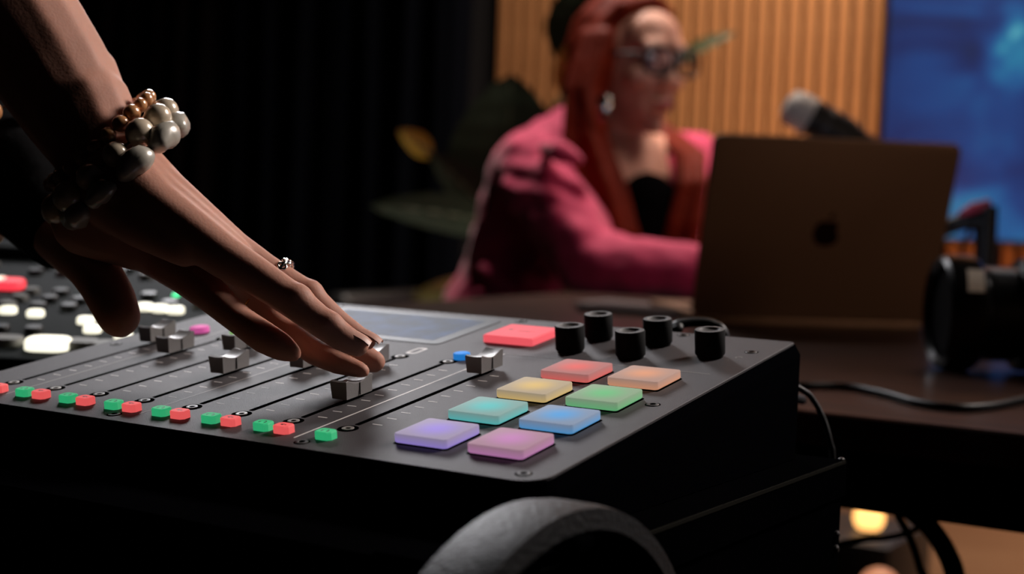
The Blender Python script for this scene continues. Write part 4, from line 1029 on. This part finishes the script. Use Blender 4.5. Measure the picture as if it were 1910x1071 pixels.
# paper and phone on the desk
p = on_plane(1165, 570, DZ)
pp = box_bm((p.x - .06, p.y - .04, DZ + .0003), (p.x + .05, p.y + .06, DZ + .0022))
tag(bm_make('paper_stack', pp, mat('paper', rgb(105, 98, 100), .8)), 'pale sheets of paper on the desk before the pink sleeve', 'paper')
p = on_plane(1195, 585, DZ); phn = thing('smartphone', 'dark smartphone lying on the desk beside the papers', 'phone', p)
L = rrect(p.x, p.y, .15, .075, .01); vs, fs = slab(L, DZ, DZ + .008, .0015); make('case', vs, fs, mat('phone_blue_grey', rgb(40, 46, 56), .3), phn, 40)
L = rrect(p.x, p.y, .143, .069, .008); vs, fs = slab(L, DZ + .008, DZ + .0084); make('display', vs, fs, M_glass, phn)

# ------------------------------------------------------------------ headphones on a hook at the cabinet's near corner
M_leather = mat('grey_leather', rgb(17, 17, 19), .5, 0, .3, bump=.35, bscale=500)
top = P(1078, 950, .50); RX = top.x; RYc = top.y; RZ = top.z; RR = .108
hpn = thing('headphones', 'black leather headphones hanging at the near corner of the cabinet', 'headphones', (RX - .01, RYc, RZ - .24))
def sweep(x0, x1, r0, r1, a0, a1, n, m, name, parent, rz=1.0):
    L = []
    for k in range(n + 1):
        a = R_(a0 + (a1 - a0) * k / n); cy, cz = math.cos(a), math.sin(a)
        xm = (x0 + x1) / 2; hw = (x1 - x0) / 2
        L.append([(xm - hw, RYc + r0 * cy, RZ - RR + r0 * cz * rz), (xm - hw * .9, RYc + r1 * .992 * cy, RZ - RR + r1 * .992 * cz * rz), (xm - hw * .5, RYc + r1 * cy, RZ - RR + r1 * cz * rz), (xm + hw * .5, RYc + r1 * cy, RZ - RR + r1 * cz * rz), (xm + hw * .9, RYc + r1 * .992 * cy, RZ - RR + r1 * .992 * cz * rz), (xm + hw, RYc + r0 * cy, RZ - RR + r0 * cz * rz)])
    v, f = stack(L); return make(name, v, f, m, parent, 50)
hb = sweep(RX - .026, RX, RR - .008, RR, 0, 180, 40, M_leather, 'headband', hpn)
for sgn in (-1, 1):
    y_ = RYc + sgn * (RR - .004)
    v, f = tube([(RX - .012, y_, RZ - RR + .002), (RX + .018, y_ + sgn * .006, RZ - RR - .05)], .005, 10); make('slider', v, f, M_steel, hpn, 60)
    cc = Vector((RX + .022, y_ - sgn * .004, RZ - RR - .075))
    vs, fs = along(cc, (0, sgn, 0), lathe([(.030, -.022), (.040, -.018), (.042, -.008), (.042, .0)], 32)); make('ear_cushion', vs, fs, M_leather, hpn, 50)
    vs, fs = along(cc, (0, sgn, 0), lathe([(.040, 0), (.041, .004), (.038, .012), (.02, .016)], 32)); make('ear_cup', vs, fs, M_black, hpn, 50)
a = R_(156); rp = Vector((RX - .012, RYc + RR * math.cos(a), RZ - RR + RR * math.sin(a)))
vs, fs = along(rp, (0, math.cos(a), math.sin(a)), lathe([(.0026, 0), (.0024, .0009), (.001, .0014)], 14)); make('rivet', vs, fs, M_chrome, hpn, 60)
hk = thing('headphone_hook', 'black hook at the cabinet corner under the headband', 'hook', (.0, RYc, CZ))
bm_make('plate', box_bm((-.03, RYc - .012, CZ), (.0245, RYc + .012, CZ + .003), .0008, 1), M_cabinet, hk, smooth=30)
bm_make('arm', box_bm((RX - .03, RYc - .006, RZ - .0135), (RX + .004, RYc + .006, RZ - .0088), .001, 1), M_cabinet, hk, smooth=30)
bm_make('riser', box_bm((RX - .034, RYc - .006, CZ + .002), (RX - .029, RYc + .006, RZ - .0088), .001, 1), M_cabinet, hk, smooth=30)
